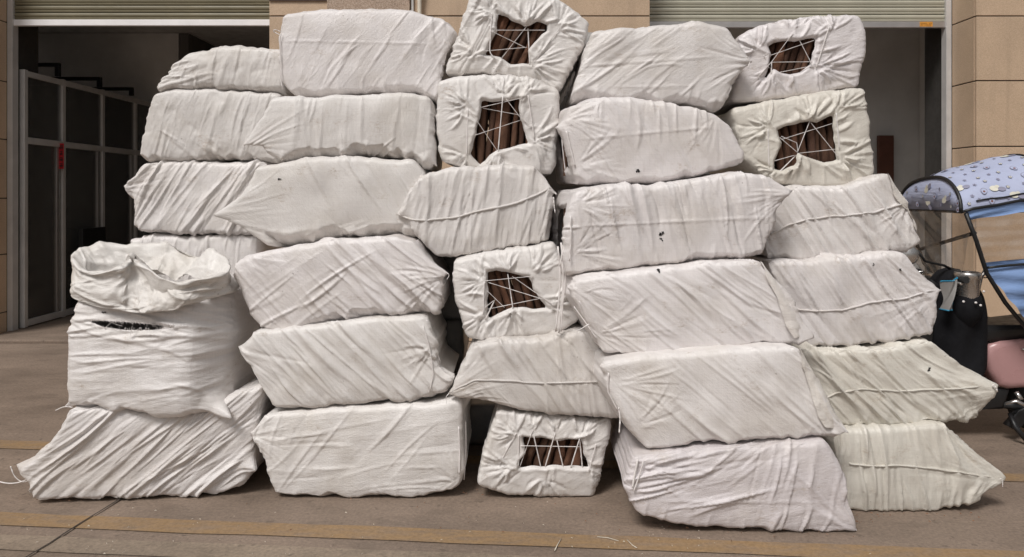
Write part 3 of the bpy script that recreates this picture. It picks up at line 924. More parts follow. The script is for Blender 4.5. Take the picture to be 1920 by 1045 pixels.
        lip = -hspec.get('lip', 0.016)*np.clip((0.006 - sdc)/0.010, 0, 1)
        hgt = hgt*np.where(sdc < 0.008, np.clip(0.6 + sdc/0.008*0.4, 0.5, 1), 1) + (roll + lip)*(sd < 0.3)
        sd = sd + cutd
        sdmin = sd if sdmin is None else np.minimum(sdmin, sd)
    V = V + N*hgt[:, None]
    V[:, 2] = np.maximum(V[:, 2], 0.003 + 0.004*np.abs(np.sin(V[:, 0]*23)))
    if sdmin is not None:
        keep = ~(sdmin[F] < 1e-6).all(1)
        F = F[keep]
    uvc = np.stack([s, t], 1)
    base = Vector((xm, Y + depth/2, max(0.0, float(V[:, 2].min()))))
    me = np_mesh(name, V - np.array(base), F, uvc)
    me.materials.append(M_SACK)
    o = bpy.data.objects.new(name, me)
    o.location = base
    o['fold_angle'] = R(drag[0][0]) if drag else 0.6
    o['fold_strength'] = float(foldb)
    tv = 1 + rr.uniform(-0.03, 0.03)
    o.color = (tint[0]*tv, tint[1]*tv, tint[2]*tv, 1)
    link(o)
    tag(o, label, 'sack', group)
    S = SackInfo()
    S.obj, S.V, S.N, S.base, S.Y = o, V, vnormals(V, F), base, Y
    S.fi = np.where(on_front | (d < 0.25))[0]
    Pv = V[S.fi]
    S.ppx = 960 + Pv[:, 0]*FPX/Pv[:, 1]; S.ppy = HZ - (Pv[:, 2]-CAMZ)*FPX/Pv[:, 1]
    S.rr = rr
    SACKS[key] = S
    return S

def surf(S, px, py, lift=0.0):
    dd = (S.ppx - px)**2 + (S.ppy - py)**2 + ((S.V[S.fi, 1] - S.Y)*60).clip(0)**2
    n = S.fi[np.argsort(dd)[:5]]
    p = S.V[n].mean(0); nn = S.N[n].mean(0)
    return Vector(p) + Vector(nn)*lift

def seam(S, pts, rad=0.0085):
    """the sewn mouth: a rolled hem standing off the cloth, with stitches"""
    q = resample(pts, 46, 0)
    P = []
    for x, y in q:
        w = surf(S, x + S.rr.uniform(-1, 1), y + S.rr.uniform(-1.5, 1.5), 0.0005)
        P.append(w)
    for _ in range(2):
        P = [P[0]] + [(P[a-1] + P[a]*2 + P[a+1])/4 for a in range(1, len(P)-1)] + [P[-1]]
    P = [p - S.base for p in P]
    rads = [rad*S.rr.uniform(0.75, 1.2) for _ in P]
    m = MB().tube(P, rads, 7, 0.75)
    o = add_uv(m.build('seam', M_SACK, S.obj))
    o.color = tuple(c*0.90 for c in S.obj.color[:3]) + (1,)
    return o

def cord(S, pts, rad=0.0030, lift=0.008, slack=0.0, mat=None, onsurf=True, dy=0.0):
    q = resample(pts, 14, 0)
    P = []
    n = len(q)
    e0 = surf(S, *pts[0], lift); e1 = surf(S, *pts[-1], lift)
    for a, (x, y) in enumerate(q):
        f = a/(n-1)
        yd = e0.y + (e1.y - e0.y)*f + dy
        w = W(x, y, yd)
        w.z -= slack*4*f*(1-f)
        P.append(w - S.base)
    m = MB().tube(P, [rad*S.rr.uniform(0.8, 1.2) for _ in P], 6, 0.55)
    return m.build('cord', mat or M_CORD, S.obj)

def loose_cord(S, pts, Y, rad=0.003):
    P = [W(x, y, Y + S.rr.uniform(-0.005, 0.005)) - S.base for x, y in resample(pts, 16, 1)]
    return MB().tube(P, rad, 6, 0.6).build('cord', M_CORD, S.obj)

# bark quills: a few rolled shapes shared by all
def quill_mesh(seed):
    nr = random.Random(seed)
    nl, na = 22, 14
    V, F = [], []
    ph = [nr.uniform(0, 6.3) for _ in range(6)]
    slit = nr.uniform(-0.9, 0.9) - math.pi/2
    for a in range(nl+1):
        z = a/nl - 0.5
        for b in range(na):
            th = 2*math.pi*b/na
            rr_ = 0.5*(1 + 0.10*math.sin(2*th + ph[0] + 3*z) + 0.07*math.sin(3*th + ph[1] + 9*z) + 0.06*math.sin(17*z + ph[2]) + 0.05*nr.uniform(-1, 1))
            dth = abs((th - slit + math.pi) % (2*math.pi) - math.pi)
            rr_ *= 1 - 0.38*math.exp(-(dth/0.33)**2)
            V.append((rr_*math.cos(th) + 0.10*math.sin(4*z + ph[3]), rr_*math.sin(th)*0.85 + 0.06*math.sin(5*z + ph[4]), z))
    for a in range(nl):
        for b in range(na):
            F.append((a*na + b, a*na + (b+1) % na, (a+1)*na + (b+1) % na, (a+1)*na + b))
    me = np_mesh('bark_quill', np.array(V), np.array(F))
    bm = bmesh.new(); bm.from_mesh(me)
    bm.verts.ensure_lookup_table()
    bm.faces.new([bm.verts[b] for b in range(na)][::-1]); bm.faces.new([bm.verts[nl*na + b] for b in range(na)])
    bm.to_mesh(me); bm.free()
    me.materials.append(M_BARK)
    return me
QUILLS = [quill_mesh(60 + i) for i in range(6)]

def bark(S, x0, x1, y0, y1, n, lean, where, group, seed, Yoff=0.047, rows=2):
    """quills filling the opening x0..x1, y0..y1 (photo pixels), leaning by lean pixels at the top"""
    rr = random.Random(seed)
    Y = S.Y + Yoff
    ORD = ['leftmost', 'second', 'third', 'fourth', 'fifth', 'sixth', 'seventh', 'eighth', 'ninth', 'tenth', 'eleventh', 'twelfth', 'thirteenth']
    for row in range(rows):
        cnt = 0
        x = x0 + (0 if row == 0 else (x1-x0)/n*0.5)
        wbase = (x1-x0)/n
        while x < x1 + 2:
            w = wbase*rr.uniform(0.72, 1.35)
            xc = x + w/2
            jit = rr.uniform(-5, 5)
            a = W(xc - lean/2 + jit*0.4, y1, Y + row*0.05); b = W(xc + lean/2 - jit, y0, Y + row*0.05)
            yo = rr.uniform(-0.012, 0.014)
            a.y += yo; b.y += yo
            o = bpy.data.objects.new('bark_quill', rr.choice(QUILLS))
            dr = (b - a)
            o.location = (a + b)/2
            o.rotation_mode = 'QUATERNION'
            tw = Matrix.Rotation(rr.uniform(-1.0, 1.0), 4, 'Z').to_quaternion()
            o.rotation_quaternion = dr.to_track_quat('Z', 'Y') @ tw
            wm = w*Y/FPX*1.04
            o.scale = (wm, wm, dr.length*rr.uniform(0.97, 1.05))
            link(o)
            od = ORD[min(cnt, 12)] + (' from left' if cnt else '')
            tag(o, ('bark quill %s in front, %s' if row == 0 else 'half hidden rear bark quill %s, %s') % (od, where), 'bark', group)
            cnt += 1
            x += w

def add_uv(o):
    me = o.data
    co = np.zeros(len(me.vertices)*3, np.float32); me.vertices.foreach_get('co', co); co = co.reshape(-1, 3)
    li = np.zeros(len(me.loops), np.int32); me.loops.foreach_get('vertex_index', li)
    l = me.uv_layers.new(name='UVMap')
    l.data.foreach_set('uv', np.ascontiguousarray(co[li][:, [0, 2]]).ravel())
    return o

def flap(S, outer, inner, lift=0.007, seed=1):
    """a folded-over end of the cloth lying on the sack"""
    rr = random.Random(seed)
    A, B = resample(outer, 40, 1), resample(inner, 40, 1)
    rows = []
    m = MB()
    for k in range(9):
        f = k/8
        row = []
        for a, b in zip(A, B):
            p = a*(1-f) + b*f
            w = surf(S, p[0], p[1], 0.002 + lift*(0.25 + 0.75*f)*(0.55 + 0.9*rr.random()))
            row.append(w)
        rows.append(row)
    for _ in range(2):
        for row in rows:
            row[1:-1] = [(row[i-1] + row[i]*2 + row[i+1])/4 for i in range(1, len(row)-1)]
    vs_ = [[m.bm.verts.new(p - S.base) for p in row] for row in rows]
    for k in range(8):
        for i in range(39):
            f_ = m.bm.faces.new((vs_[k][i], vs_[k][i+1], vs_[k+1][i+1], vs_[k+1][i])); f_.smooth = True
    o = add_uv(m.build('flap', M_SACK, S.obj))
    o.color = tuple(c*t for c, t in zip(S.obj.color[:3], (0.98, 0.97, 0.93))) + (1,)
    return o
# ------------------------------------------------------------------ every sack of the pile (outlines measured on the photograph, each at its own distance)
PINKW = (0.77, 0.732, 0.722)
WARMW = (0.76, 0.73, 0.705)
YELW = (0.68, 0.645, 0.58)
OLIVW = (0.68, 0.65, 0.585)
def LH(Y, pxl, d0, d1, py0, py1):
    X = (pxl-960)*Y/FPX; z = lambda py: CAMZ - (py-HZ)*Y/FPX
    return [(X-d0, z(py0), 0), (X-d1, z(py0+8), 0), (X-d1, z(py1-8), 0), (X-d0, z(py1), 0)]

# --- left end of the pile, rear column
sack('l1', 'rounded white sack topmost at the left end, half behind the tall top sack', 4.13,
     [(325, 118), (350, 100), (400, 88), (445, 84), (500, 90), (532, 92)], [(303, 170), (400, 170), (470, 172), (532, 176)], [(312, 145)], [], 0.5,
     ears=[((312, 158), (288, 162), 0.14, 0.05, 1.4)], drag=[(80, 26, 0.007, (0.1, 1, 0, 1), 0.6), (15, 14, 0.007, (0, 0.35, 0.4, 1), 0.7)], fans=[((305, 160), -10, 60, 9, 0.2, 0.010)], crumple=110, camp=0.004, seed=1, tint=WARMW)
sack('l2', 'wavy white sack second from the top in the left end column', 4.13,
     [(285, 176), (330, 166), (420, 166), (490, 172), (528, 178)], [(262, 304), (330, 304), (400, 300), (470, 302), (520, 306)], [(272, 215), (257, 288)], [], 0.5,
     drag=[(75, 40, 0.008, (0, 1, 0, 1), 0.6), (-35, 16, 0.006, (0.1, 0.7, 0.4, 1), 0.7)], scallop=(12, 0.010), crumple=140, camp=0.0042, seed=2, tint=(0.71, 0.68, 0.655))
sack('l3', 'white sack with steep slanting folds and a pointed left corner, left end column', 4.13,
     [(268, 308), (340, 302), (420, 303), (500, 304)], [(262, 436), (340, 440), (420, 440), (500, 442)], [(248, 352), (250, 420)], [], 0.5,
     ears=[((252, 345), (226, 350), 0.17, 0.05, 1.5)], drag=[(56, 70, 0.012, (0, 1, 0, 1), 1.1), (85, 10, 0.006, (0.5, 1, 0, 1), .7)], fans=[((232, 350), -45, 35, 10, 0.22, 0.010)], crumple=70, seed=3, scallop=(9, 0.008))
sack('l4', 'white sack showing only its pleated top edge behind the open bag', 4.15,
     [(245, 450), (290, 440), (360, 442), (430, 438), (480, 442)], [(250, 575), (340, 578), (420, 576), (480, 576)], [], [], 0.48,
     drag=[(84, 40, 0.012, (0, 1, 0, 1), 0.6)], tscallop=(14, 0.010), crumple=60, seed=4)
sack('l5', 'smooth greyish sack glimpsed between the open bag and the middle stack', 4.15,
     [(250, 580), (340, 580), (430, 577), (492, 579)], [(250, 735), (340, 738), (420, 738), (492, 738)], [], [], 0.48, crumple=30, camp=0.002, seed=5, tint=(0.60, 0.58, 0.555))
sack('l6', 'slanting white sack on the floor under the open bag, cord trailing left', 3.63,
     [(130, 768), (200, 764), (300, 776), (390, 772), (440, 738), (497, 722)], [(68, 938), (180, 938), (300, 934), (400, 928), (455, 912)], [(95, 850), (62, 880)], [(480, 800), (474, 860)], 0.62, yaw=0.12,
     ears=[((85, 852), (18, 878), 0.30, 0.06, 1.35), ((465, 880), (476, 888), 0.10, 0.04)],
     drag=[(40, 90, 0.011, (0.05, 1, 0, 1), 1.25), (36, 30, 0.010, (0.55, 1, 0.3, 1), 1.2), (30, 12, 0.008, (0.05, 0.35, 0, 0.5))],
     fans=[((45, 862), 5, 60, 10, 0.35, 0.010), ((45, 870), -35, 5, 6, 0.2, 0.008)], crumple=60, seed=6, scallop=(12, 0.006))
loose_cord(SACKS['l6'], [(20, 875), (26, 895), (45, 908), (62, 896)], 3.62)
loose_cord(SACKS['l6'], [(-6, 902), (15, 908), (40, 905), (62, 893)], 3.60, 0.0042)

# --- second column
sack('a1', 'large flat-faced white sack topmost in the second column, faint grime marks', 3.98,
     [(527, 26), (600, 16), (700, 15), (780, 20), (830, 34), (858, 58)], [(545, 178), (620, 180), (700, 172), (780, 170), (822, 196)], [(521, 70), (523, 150)], [(845, 85), (826, 130)], 0.6,
     drag=[(52, 26, 0.006, (0.3, 1, 0, 1), 0.7), (88, 12, 0.006, (0.75, 1, 0, 0.9), 0.8), (70, 10, 0.006, (0, 0.3, 0, 1), 0.7)], fans=[((560, 175), 20, 90, 6, 0.15, 0.008)], scallop=(9, 0.010),
     fold=((530, 78), (800, 84)), crumple=70, camp=0.0025, seed=7, tint=PINKW, bulge=0.02)
loose_cord(SACKS['a1'], [(527, 60), (513, 54), (510, 59), (526, 66)], 3.99, 0.004)
loose_cord(SACKS['a1'], [(527, 62), (522, 80), (528, 110), (524, 140), (530, 168)], 3.965, 0.003)
sack('a2', 'white sack second in the second column with a twisted tail on its left', 3.82,
     [(505, 182), (580, 178), (680, 177), (760, 172), (806, 180)], [(520, 305), (600, 302), (680, 292), (750, 296), (806, 322)], [(492, 240), (505, 290)], [(815, 225), (812, 290)], 0.6,
     ears=[((500, 240), (455, 272), 0.19, 0.02, 1.5), ((810, 290), (818, 312), 0.09, 0.03)], fans=[((468, 262), -60, 55, 14, 0.26, 0.0075), ((808, 300), 110, 200, 7, 0.14, 0.007)],
     drag=[(88, 26, 0.005, (0.1, 1, 0, 1), 0.8), (30, 14, 0.009, (0.3, 0.9, 0.75, 1), 0.5)], scallop=(14, 0.016), crumple=50, camp=0.0025, seed=8, tint=WARMW)
loose_cord(SACKS['a2'], [(463, 262), (458, 270), (457, 285)], 3.84, 0.004)
sack('a3', 'creamy white sack third in the second column with a wispy left tail', 3.80,
     [(478, 312), (560, 298), (640, 292), (720, 296), (775, 300), (800, 328)], [(500, 464), (570, 462), (640, 448), (720, 444), (790, 446)], [(462, 370), (470, 430)], [(806, 380)], 0.6,
     ears=[((470, 395), (400, 404), 0.2, 0.02, 1.45)], fans=[((430, 402), -70, 50, 14, 0.28, 0.007)],
     drag=[(-62, 16, 0.007, (0.35, 1, 0, 1), 1.1), (20, 16, 0.008, (0.1, 0.9, 0.75, 1), 0.6)], scallop=(13, 0.015), crumple=50, camp=0.0028, seed=9, tint=(0.76, 0.728, 0.70))
sack('a4', 'white sack fourth in the second column with tail at right, slanting folds', 3.70,
     [(438, 490), (500, 468), (600, 454), (680, 446), (745, 443), (778, 450)], [(505, 632), (570, 618), (640, 606), (740, 598), (826, 588)], [(436, 520), (474, 600)], [(812, 500), (832, 540)], 0.6,
     ears=[((815, 505), (842, 514), 0.14, 0.03, 1.5)], fans=[((832, 512), 140, 235, 12, 0.26, 0.010), ((448, 480), -60, 10, 7, 0.2, 0.008)],
     drag=[(-42, 48, 0.009, (0.4, 1, 0, 1), 1.2), (35, 12, 0.006, (0, 0.5, 0.3, 1), 1.0), (-50, 10, 0.006, (0, 0.4, 0, 1))], scallop=(12, 0.009), crumple=50, seed=10, tint=PINKW)
loose_cord(SACKS['a4'], [(838, 512), (843, 516), (838, 524)], 3.68)
sack('a5', 'white sack fifth in the second column, diagonal folds, laced right end', 3.66,
     [(478, 622), (560, 612), (640, 600), (730, 591), (800, 592)], [(512, 770), (600, 768), (680, 760), (760, 756), (838, 738)], [(472, 680), (490, 735)], [(818, 640), (822, 690), (848, 712)], 0.6,
     ears=[((478, 668), (440, 652), 0.20, 0.05, 1.3), ((838, 720), (852, 706), 0.09, 0.03)],
     fans=[((450, 660), -75, 0, 9, 0.3, 0.010), ((812, 650), 150, 250, 10, 0.2, 0.010)],
     drag=[(-45, 70, 0.009, (0.05, 1, 0, 1), 1.1)], scallop=(8, 0.006), crumple=50, seed=11, tint=WARMW)
cord(SACKS['a5'], [(800, 600), (812, 640), (826, 680)], 0.003, 0.012); cord(SACKS['a5'], [(793, 610), (806, 655), (812, 700), (806, 735)], 0.003, 0.012)
sack('a6', 'squat white sack on the floor at the bottom of the second column', 3.65,
     [(495, 778), (560, 770), (660, 766), (780, 757), (866, 750)], [(518, 932), (600, 936), (720, 936), (810, 935), (862, 918)], [(484, 830), (505, 905)], [(870, 800), (872, 880)], 0.62,
     ears=[((486, 815), (460, 816), 0.13, 0.05, 1.4), ((858, 760), (888, 748), 0.14, 0.12)], fans=[((475, 815), -70, 60, 12, 0.2, 0.011), ((862, 905), 90, 200, 12, 0.17, 0.010)],
     drag=[(5, 26, 0.004, (0.1, 0.95, 0.2, 1), 1.0), (50, 12, 0.006, (0.1, 0.8, 0.2, 1), 0.8), (80, 10, 0.007, (0, 0.2, 0, 1), 0.8)], scallop=(11, 0.006), crumple=70, camp=0.0028, seed=12, tint=WARMW)
cord(SACKS['a6'], [(860, 800), (862, 850), (861, 890)], 0.0036, 0.012); loose_cord(SACKS['a6'], [(873, 790), (874, 840), (870, 900)], 3.70)

# --- third column: sack ends laced over bark, and sewn ends
b1 = sack('b1', 'tilted laced sack topmost in the third column, bark showing', 3.95,
     [(888, -22), (940, -30), (1000, -24), (1060, 4), (1108, 44)], [(830, 138), (900, 136), (960, 142), (1010, 152), (1046, 172)], [(862, 50)], [(1090, 95)], 0.9, backshift=0.06,
     holes=[dict(poly=[(932, 22), (962, 38), (984, 50), (1006, 40), (1028, 46), (1026, 58), (1002, 82), (992, 96), (994, 122), (956, 122), (938, 110), (908, 104), (918, 84), (930, 60)], gather=70, gamp=0.011)],
     fans=[((922, 24), 60, 250, 12, 0.13, 0.012), ((988, 48), 30, 130, 10, 0.14, 0.012), ((1046, 56), -40, 110, 12, 0.14, 0.012), ((888, 96), 110, 260, 12, 0.14, 0.012), ((996, 122), -80, 60, 12, 0.18, 0.012)],
     drag=[(-5, 12, 0.006, (0.65, 1, 0.3, 1)), (60, 14, 0.007, (0, 0.3, 0, 1))], crumple=120, camp=0.0045, seed=13, tint=WARMW)
bark(b1, 905, 1012, 14, 132, 8, 52, 'in the topmost tilted sack', 'bark quills in the topmost laced sack', 1)
for c in ([(922, 26), (886, 96)], [(930, 57), (1022, 57)], [(920, 58), (986, 90)], [(988, 49), (940, 110)], [(910, 96), (988, 89)], [(990, 54), (993, 122)], [(1048, 54), (997, 123)], [(922, 25), (918, 98), (928, 111)]):
    cord(b1, c)
b2 = sack('b2', 'square laced sack second in the third column with upright bark in its opening', 3.86,
     [(819, 152), (860, 142), (930, 138), (985, 140), (1046, 168)], [(824, 300), (870, 318), (930, 324), (980, 320), (1036, 328)], [(816, 220)], [(1052, 230)], 0.95, yaw=0.05,
     holes=[dict(poly=[(904, 188), (936, 190), (974, 184), (976, 212), (984, 246), (994, 270), (964, 276), (934, 283), (912, 300), (901, 314), (888, 300), (880, 290), (888, 268), (898, 222)], gather=70, gamp=0.011)],
     fans=[((877, 202), 80, 240, 14, 0.13, 0.012), ((943, 178), 30, 150, 10, 0.12, 0.012), ((988, 176), 0, 120, 9, 0.12, 0.011), ((1002, 262), -80, 60, 12, 0.15, 0.012), ((875, 292), 150, 280, 10, 0.12, 0.012), ((934, 286), 215, 320, 9, 0.12, 0.012)],
     crumple=120, camp=0.0045, seed=14, tint=WARMW)
bark(b2, 878, 992, 178, 318, 8, 12, 'in the square laced sack', 'bark quills in the square laced sack', 2)
for c in ([(877, 203), (875, 292)], [(901, 202), (978, 184)], [(905, 203), (974, 216)], [(943, 180), (934, 284)], [(949, 186), (975, 220), (1000, 240)], [(880, 206), (931, 281)], [(890, 254), (975, 226)], [(990, 178), (1002, 262)]):
    cord(b2, c)
b3 = sack('b3', 'white sack with a sewn seam sloping up to the right, third column', 3.76,
     [(772, 350), (800, 326), (840, 312), (920, 310), (1002, 311)], [(822, 486), (880, 480), (940, 470), (1032, 455)], [(756, 382), (770, 430)], [(1038, 352), (1036, 420)], 0.9,
     ears=[((762, 400), (742, 401), 0.10, 0.02, 1.3), ((1034, 350), (1044, 366), 0.08, 0.02)],
     drag=[(82, 60, 0.007, (0, 1, 0, 1), 0.8), (70, 20, 0.006, (0, 1, 0.4, 1), 0.8)], tscallop=(12, 0.009), crumple=40, camp=0.002, seed=15, tint=(0.745, 0.712, 0.69))
seam(b3, [(744, 401), (775, 412), (800, 414), (850, 408), (900, 396), (960, 384), (1012, 364), (1030, 352)])
loose_cord(b3, [(1038, 370), (1039, 386), (1041, 400)], 3.73)
b4 = sack('b4', 'laced sack fourth in the third column with loose cords hanging at its right', 3.70,
     [(848, 488), (900, 474), (960, 466), (1040, 455)], [(872, 636), (940, 638), (1000, 634), (1060, 624), (1088, 602)], [(852, 560)], [(1062, 500), (1088, 580)], 0.9,
     holes=[dict(poly=[(914, 510), (930, 504), (960, 512), (992, 517), (1002, 542), (1016, 562), (1032, 580), (1000, 580), (960, 577), (936, 590), (914, 602), (913, 556)], gather=70, gamp=0.011)],
     fans=[((906, 526), 80, 240, 12, 0.12, 0.012), ((952, 514), 50, 130, 8, 0.1, 0.011), ((1000, 512), 10, 110, 10, 0.13, 0.012), ((1030, 572), -70, 60, 12, 0.15, 0.013), ((908, 590), 150, 290, 12, 0.14, 0.012), ((962, 578), 220, 320, 10, 0.13, 0.012)],
     crumple=120, camp=0.0045, seed=16, tint=WARMW)
bark(b4, 912, 1024, 498, 606, 8, -26, 'in the middle laced sack', 'bark quills in the fourth laced sack', 3)
for c in ([(910, 527), (1000, 518)], [(916, 530), (1020, 562)], [(952, 514), (962, 580)], [(960, 518), (1034, 570)], [(914, 580), (1012, 560)], [(914, 546), (946, 577)], [(908, 578), (928, 562), (910, 600)], [(908, 528), (906, 590)]):
    cord(b4, c)
for c in ([(1046, 462), (1052, 520), (1046, 580), (1042, 622)], [(1052, 455), (1058, 530), (1050, 590), (1048, 625)], [(1060, 440), (1062, 520), (1054, 570), (1052, 622)]):
    loose_cord(b4, c, 3.60, 0.0042)
b5 = sack('b5', 'white sack with a level sewn seam and long left point, third column', 3.62,
     [(886, 646), (940, 638), (1010, 632), (1080, 620), (1130, 628)], [(935, 758), (990, 774), (1060, 781), (1165, 784)], [(872, 690), (880, 730)], [(1155, 700)], 0.9,
     ears=[((878, 722), (838, 740), 0.22, 0.03, 1.25)], fans=[((850, 735), -40, 55, 10, 0.3, 0.010)],
     drag=[(-55, 50, 0.007, (0, 1, 0, 1), 0.9), (-80, 24, 0.006, (0.5, 1, 0.3, 1), 0.8)], tscallop=(12, 0.010), crumple=40, camp=0.0022, seed=17, tint=(0.70, 0.665, 0.635))
seam(b5, [(842, 738), (870, 722), (895, 712), (940, 714), (1000, 718), (1060, 718), (1120, 716), (1150, 716)], 0.007)
loose_cord(b5, [(842, 738), (836, 744), (837, 756)], 3.60)
b6 = sack('b6', 'laced sack on the floor in the third column, zigzag cords over bark', 3.65,
     [(932, 768), (1000, 776), (1070, 784), (1148, 788)], [(892, 912), (950, 930), (1020, 934), (1112, 936)], [(908, 840)], [(1140, 840), (1122, 910)], 0.9, yaw=0.04, backshift=0.05,
     holes=[dict(poly=[(980, 817), (1010, 818), (1040, 825), (1070, 824), (1093, 822), (1097, 850), (1106, 878), (1090, 878), (1050, 874), (1010, 875), (972, 876), (974, 862), (984, 850)], gather=70, gamp=0.010)],
     fans=[((968, 812), 60, 230, 10, 0.12, 0.012), ((1000, 806), 50, 130, 7, 0.1, 0.011), ((1040, 812), 50, 130, 7, 0.1, 0.011), ((1087, 822), 20, 120, 10, 0.13, 0.012), ((956, 872), 130, 280, 10, 0.12, 0.012), ((1018, 892), 200, 340, 9, 0.11, 0.010), ((1106, 880), -90, 40, 9, 0.13, 0.011)],
     crumple=110, camp=0.0042, seed=18, tint=WARMW)
bark(b6, 974, 1074, 812, 886, 6, 16, 'in the floor level laced sack', 'bark quills in the floor level laced sack', 4)
for c in ([(968, 812), (950, 845), (936, 872)], [(973, 815), (972, 876)], [(999, 806), (975, 875)], [(1001, 818), (1014, 876)], [(1041, 812), (1022, 876)], [(1044, 825), (1056, 876)], [(1087, 822), (1070, 877)], [(1087, 825), (1092, 877)], [(1118, 832), (1104, 884)], [(976, 836), (1088, 838)]):
    cord(b6, c)

# --- fourth column
sack('c1', 'white sack topmost in the fourth column, its mouth tied to a tail at right', 3.78,
     [(1108, 60), (1170, 52), (1240, 45), (1310, 40), (1368, 52)], [(1072, 186), (1150, 188), (1220, 192), (1290, 188), (1352, 210)], [(1088, 125)], [(1386, 90), (1384, 130), (1368, 180)], 0.6,
     ears=[((1385, 112), (1414, 116), 0.13, 0.02, 1.3)], fans=[((1404, 115), 115, 245, 20, 0.22, 0.011)],
     drag=[(38, 40, 0.004, (0, 0.7, 0, 1), 0.8), (3, 12, 0.004, (0.1, 0.8, 0.3, 1), 1.0)], scallop=(10, 0.012), fold=((1100, 125), (1340, 108)), crumple=60, camp=0.0025, seed=19, tint=(0.755, 0.722, 0.705))
cord(SACKS['c1'], [(1400, 106), (1406, 116), (1402, 128)], 0.006, 0.02)
sack('c2', 'white sack second in the fourth column with a small black scuff near its base', 3.66,
     [(1062, 198), (1110, 184), (1180, 183), (1260, 190), (1340, 212)], [(1078, 344), (1150, 348), (1230, 346), (1310, 330), (1398, 308)], [(1058, 250), (1074, 310)], [(1372, 235), (1396, 280)], 0.6, backshift=-0.10,
     ears=[((1062, 238), (1040, 238), 0.09, 0.04, 1.2)], fans=[((1062, 222), -50, 40, 10, 0.22, 0.010), ((1082, 312), -30, 60, 12, 0.22, 0.011), ((1345, 215), 215, 280, 6, 0.25, 0.007)],
     drag=[(-60, 24, 0.006, (0.2, 1, 0, 1), 1.0), (88, 20, 0.006, (0.1, 0.8, 0, 0.4), 0.5)], fold=((1090, 262), (1330, 240)), scallop=(7, 0.005), crumple=50, camp=0.0025, seed=20, tint=PINKW,
     holes=[dict(poly=LH(3.66, 1066, 0.10, 0.34, 235, 320), gather=20)])
cord(SACKS['c2'], [(1062, 246), (1070, 280), (1078, 312)], 0.005, 0.01); loose_cord(SACKS['c2'], [(1052, 236), (1055, 280), (1060, 320)], 3.82)
sack('c3', 'big white sack third in the fourth column, two black marks at its middle', 3.52,
     [(1078, 356), (1140, 348), (1220, 350), (1300, 336), (1390, 322), (1440, 330)], [(1062, 524), (1130, 514), (1220, 506), (1320, 490), (1430, 484)], [(1062, 420), (1058, 480)], [(1462, 372), (1452, 430)], 0.62, backshift=-0.10,
     ears=[((1455, 358), (1488, 358), 0.13, 0.02, 1.4)], fans=[((1470, 362), 170, 270, 12, 0.28, 0.010), ((1085, 385), -50, 60, 10, 0.2, 0.011), ((1075, 475), -30, 70, 10, 0.22, 0.010)],
     drag=[(-78, 48, 0.010, (0.05, 0.95, 0, 0.55), 0.75), (-70, 20, 0.006, (0.1, 1, 0, 1), 1.0)], tscallop=(14, 0.009), scallop=(12, 0.007), fold=((1090, 424), (1440, 408)), crumple=50, camp=0.0025, seed=21, tint=PINKW,
     holes=[dict(poly=LH(3.52, 1062, 0.06, 0.36, 385, 500), gather=26)])
loose_cord(SACKS['c3'], [(1082, 395), (1072, 430), (1056, 462), (1050, 500)], 3.55, 0.004); loose_cord(SACKS['c3'], [(1078, 400), (1060, 440), (1050, 480), (1056, 512)], 3.60, 0.004); loose_cord(SACKS['c3'], [(1070, 405), (1071, 440), (1068, 490)], 3.50, 0.0035)
bark(SACKS['c3'], 1056, 1092, 380, 508, 3, 4, 'left end of big marked sack', 'bark quills at the left end of the big sack', 11, 0.24)
bark(SACKS['c2'], 1056, 1090, 235, 328, 3, 4, 'left end of scuffed sack', 'bark quills at the left end of the scuffed sack', 12, 0.26)
sack('c4', 'white sack fourth in the fourth column, fine slanting folds, right flap drooping', 3.42,
     [(1080, 524), (1150, 512), (1240, 502), (1330, 492), (1424, 488)], [(1135, 664), (1200, 668), (1280, 668), (1370, 658), (1500, 640)], [(1072, 560), (1112, 630)], [(1468, 545), (1500, 605)], 0.62, backshift=-0.10,
     ears=[((1498, 612), (1527, 634), 0.15, 0.0, 1.3), ((1076, 540), (1058, 540), 0.09, 0.05, 1.3)],
     fans=[((1500, 600), 100, 170, 10, 0.3, 0.010), ((1120, 630), -25, 50, 12, 0.3, 0.010), ((1085, 545), -70, 10, 9, 0.2, 0.012)],
     drag=[(-38, 80, 0.007, (0.1, 1, 0, 1), 0.9), (-60, 14, 0.009, (0.85, 1, 0.2, 1), 0.7)], scallop=(8, 0.005), crumple=50, camp=0.0028, seed=22, tint=PINKW)
cord(SACKS['c4'], [(1076, 575), (1098, 605), (1118, 635)], 0.0045, 0.012); cord(SACKS['c4'], [(1086, 565), (1100, 600), (1112, 640)], 0.0035, 0.014)
loose_cord(SACKS['c4'], [(1104, 608), (1092, 616), (1082, 620)], 3.40, 0.0045)
sack('c5', 'large smooth white sack fifth in the fourth column, right flap folded over', 3.32,
     [(1140, 680), (1200, 668), (1290, 662), (1390, 654), (1500, 650)], [(1212, 848), (1290, 842), (1380, 832), (1480, 833), (1578, 822)], [(1136, 730), (1180, 810)], [(1540, 720), (1572, 790)], 0.64, backshift=-0.10,
     ears=[((1570, 790), (1592, 812), 0.12, 0.0, 1.4), ((1142, 690), (1124, 690), 0.1, 0.04, 1.3)], fans=[((1150, 720), -70, 20, 12, 0.26, 0.011), ((1565, 780), 95, 150, 9, 0.3, 0.011), ((1195, 800), 0, 70, 9, 0.2, 0.009)],
     drag=[(-42, 36, 0.006, (0.3, 1, 0, 1), 1.1), (-68, 14, 0.010, (0.86, 1, 0.1, 0.9), 0.8)], scallop=(9, 0.006), crumple=50, camp=0.0025, seed=23, tint=(0.765, 0.73, 0.71))
cord(SACKS['c5'], [(1141, 700), (1140, 735), (1158, 770)], 0.004, 0.012); loose_cord(SACKS['c5'], [(1160, 765), (1163, 785), (1161, 812)], 3.30, 0.0035)
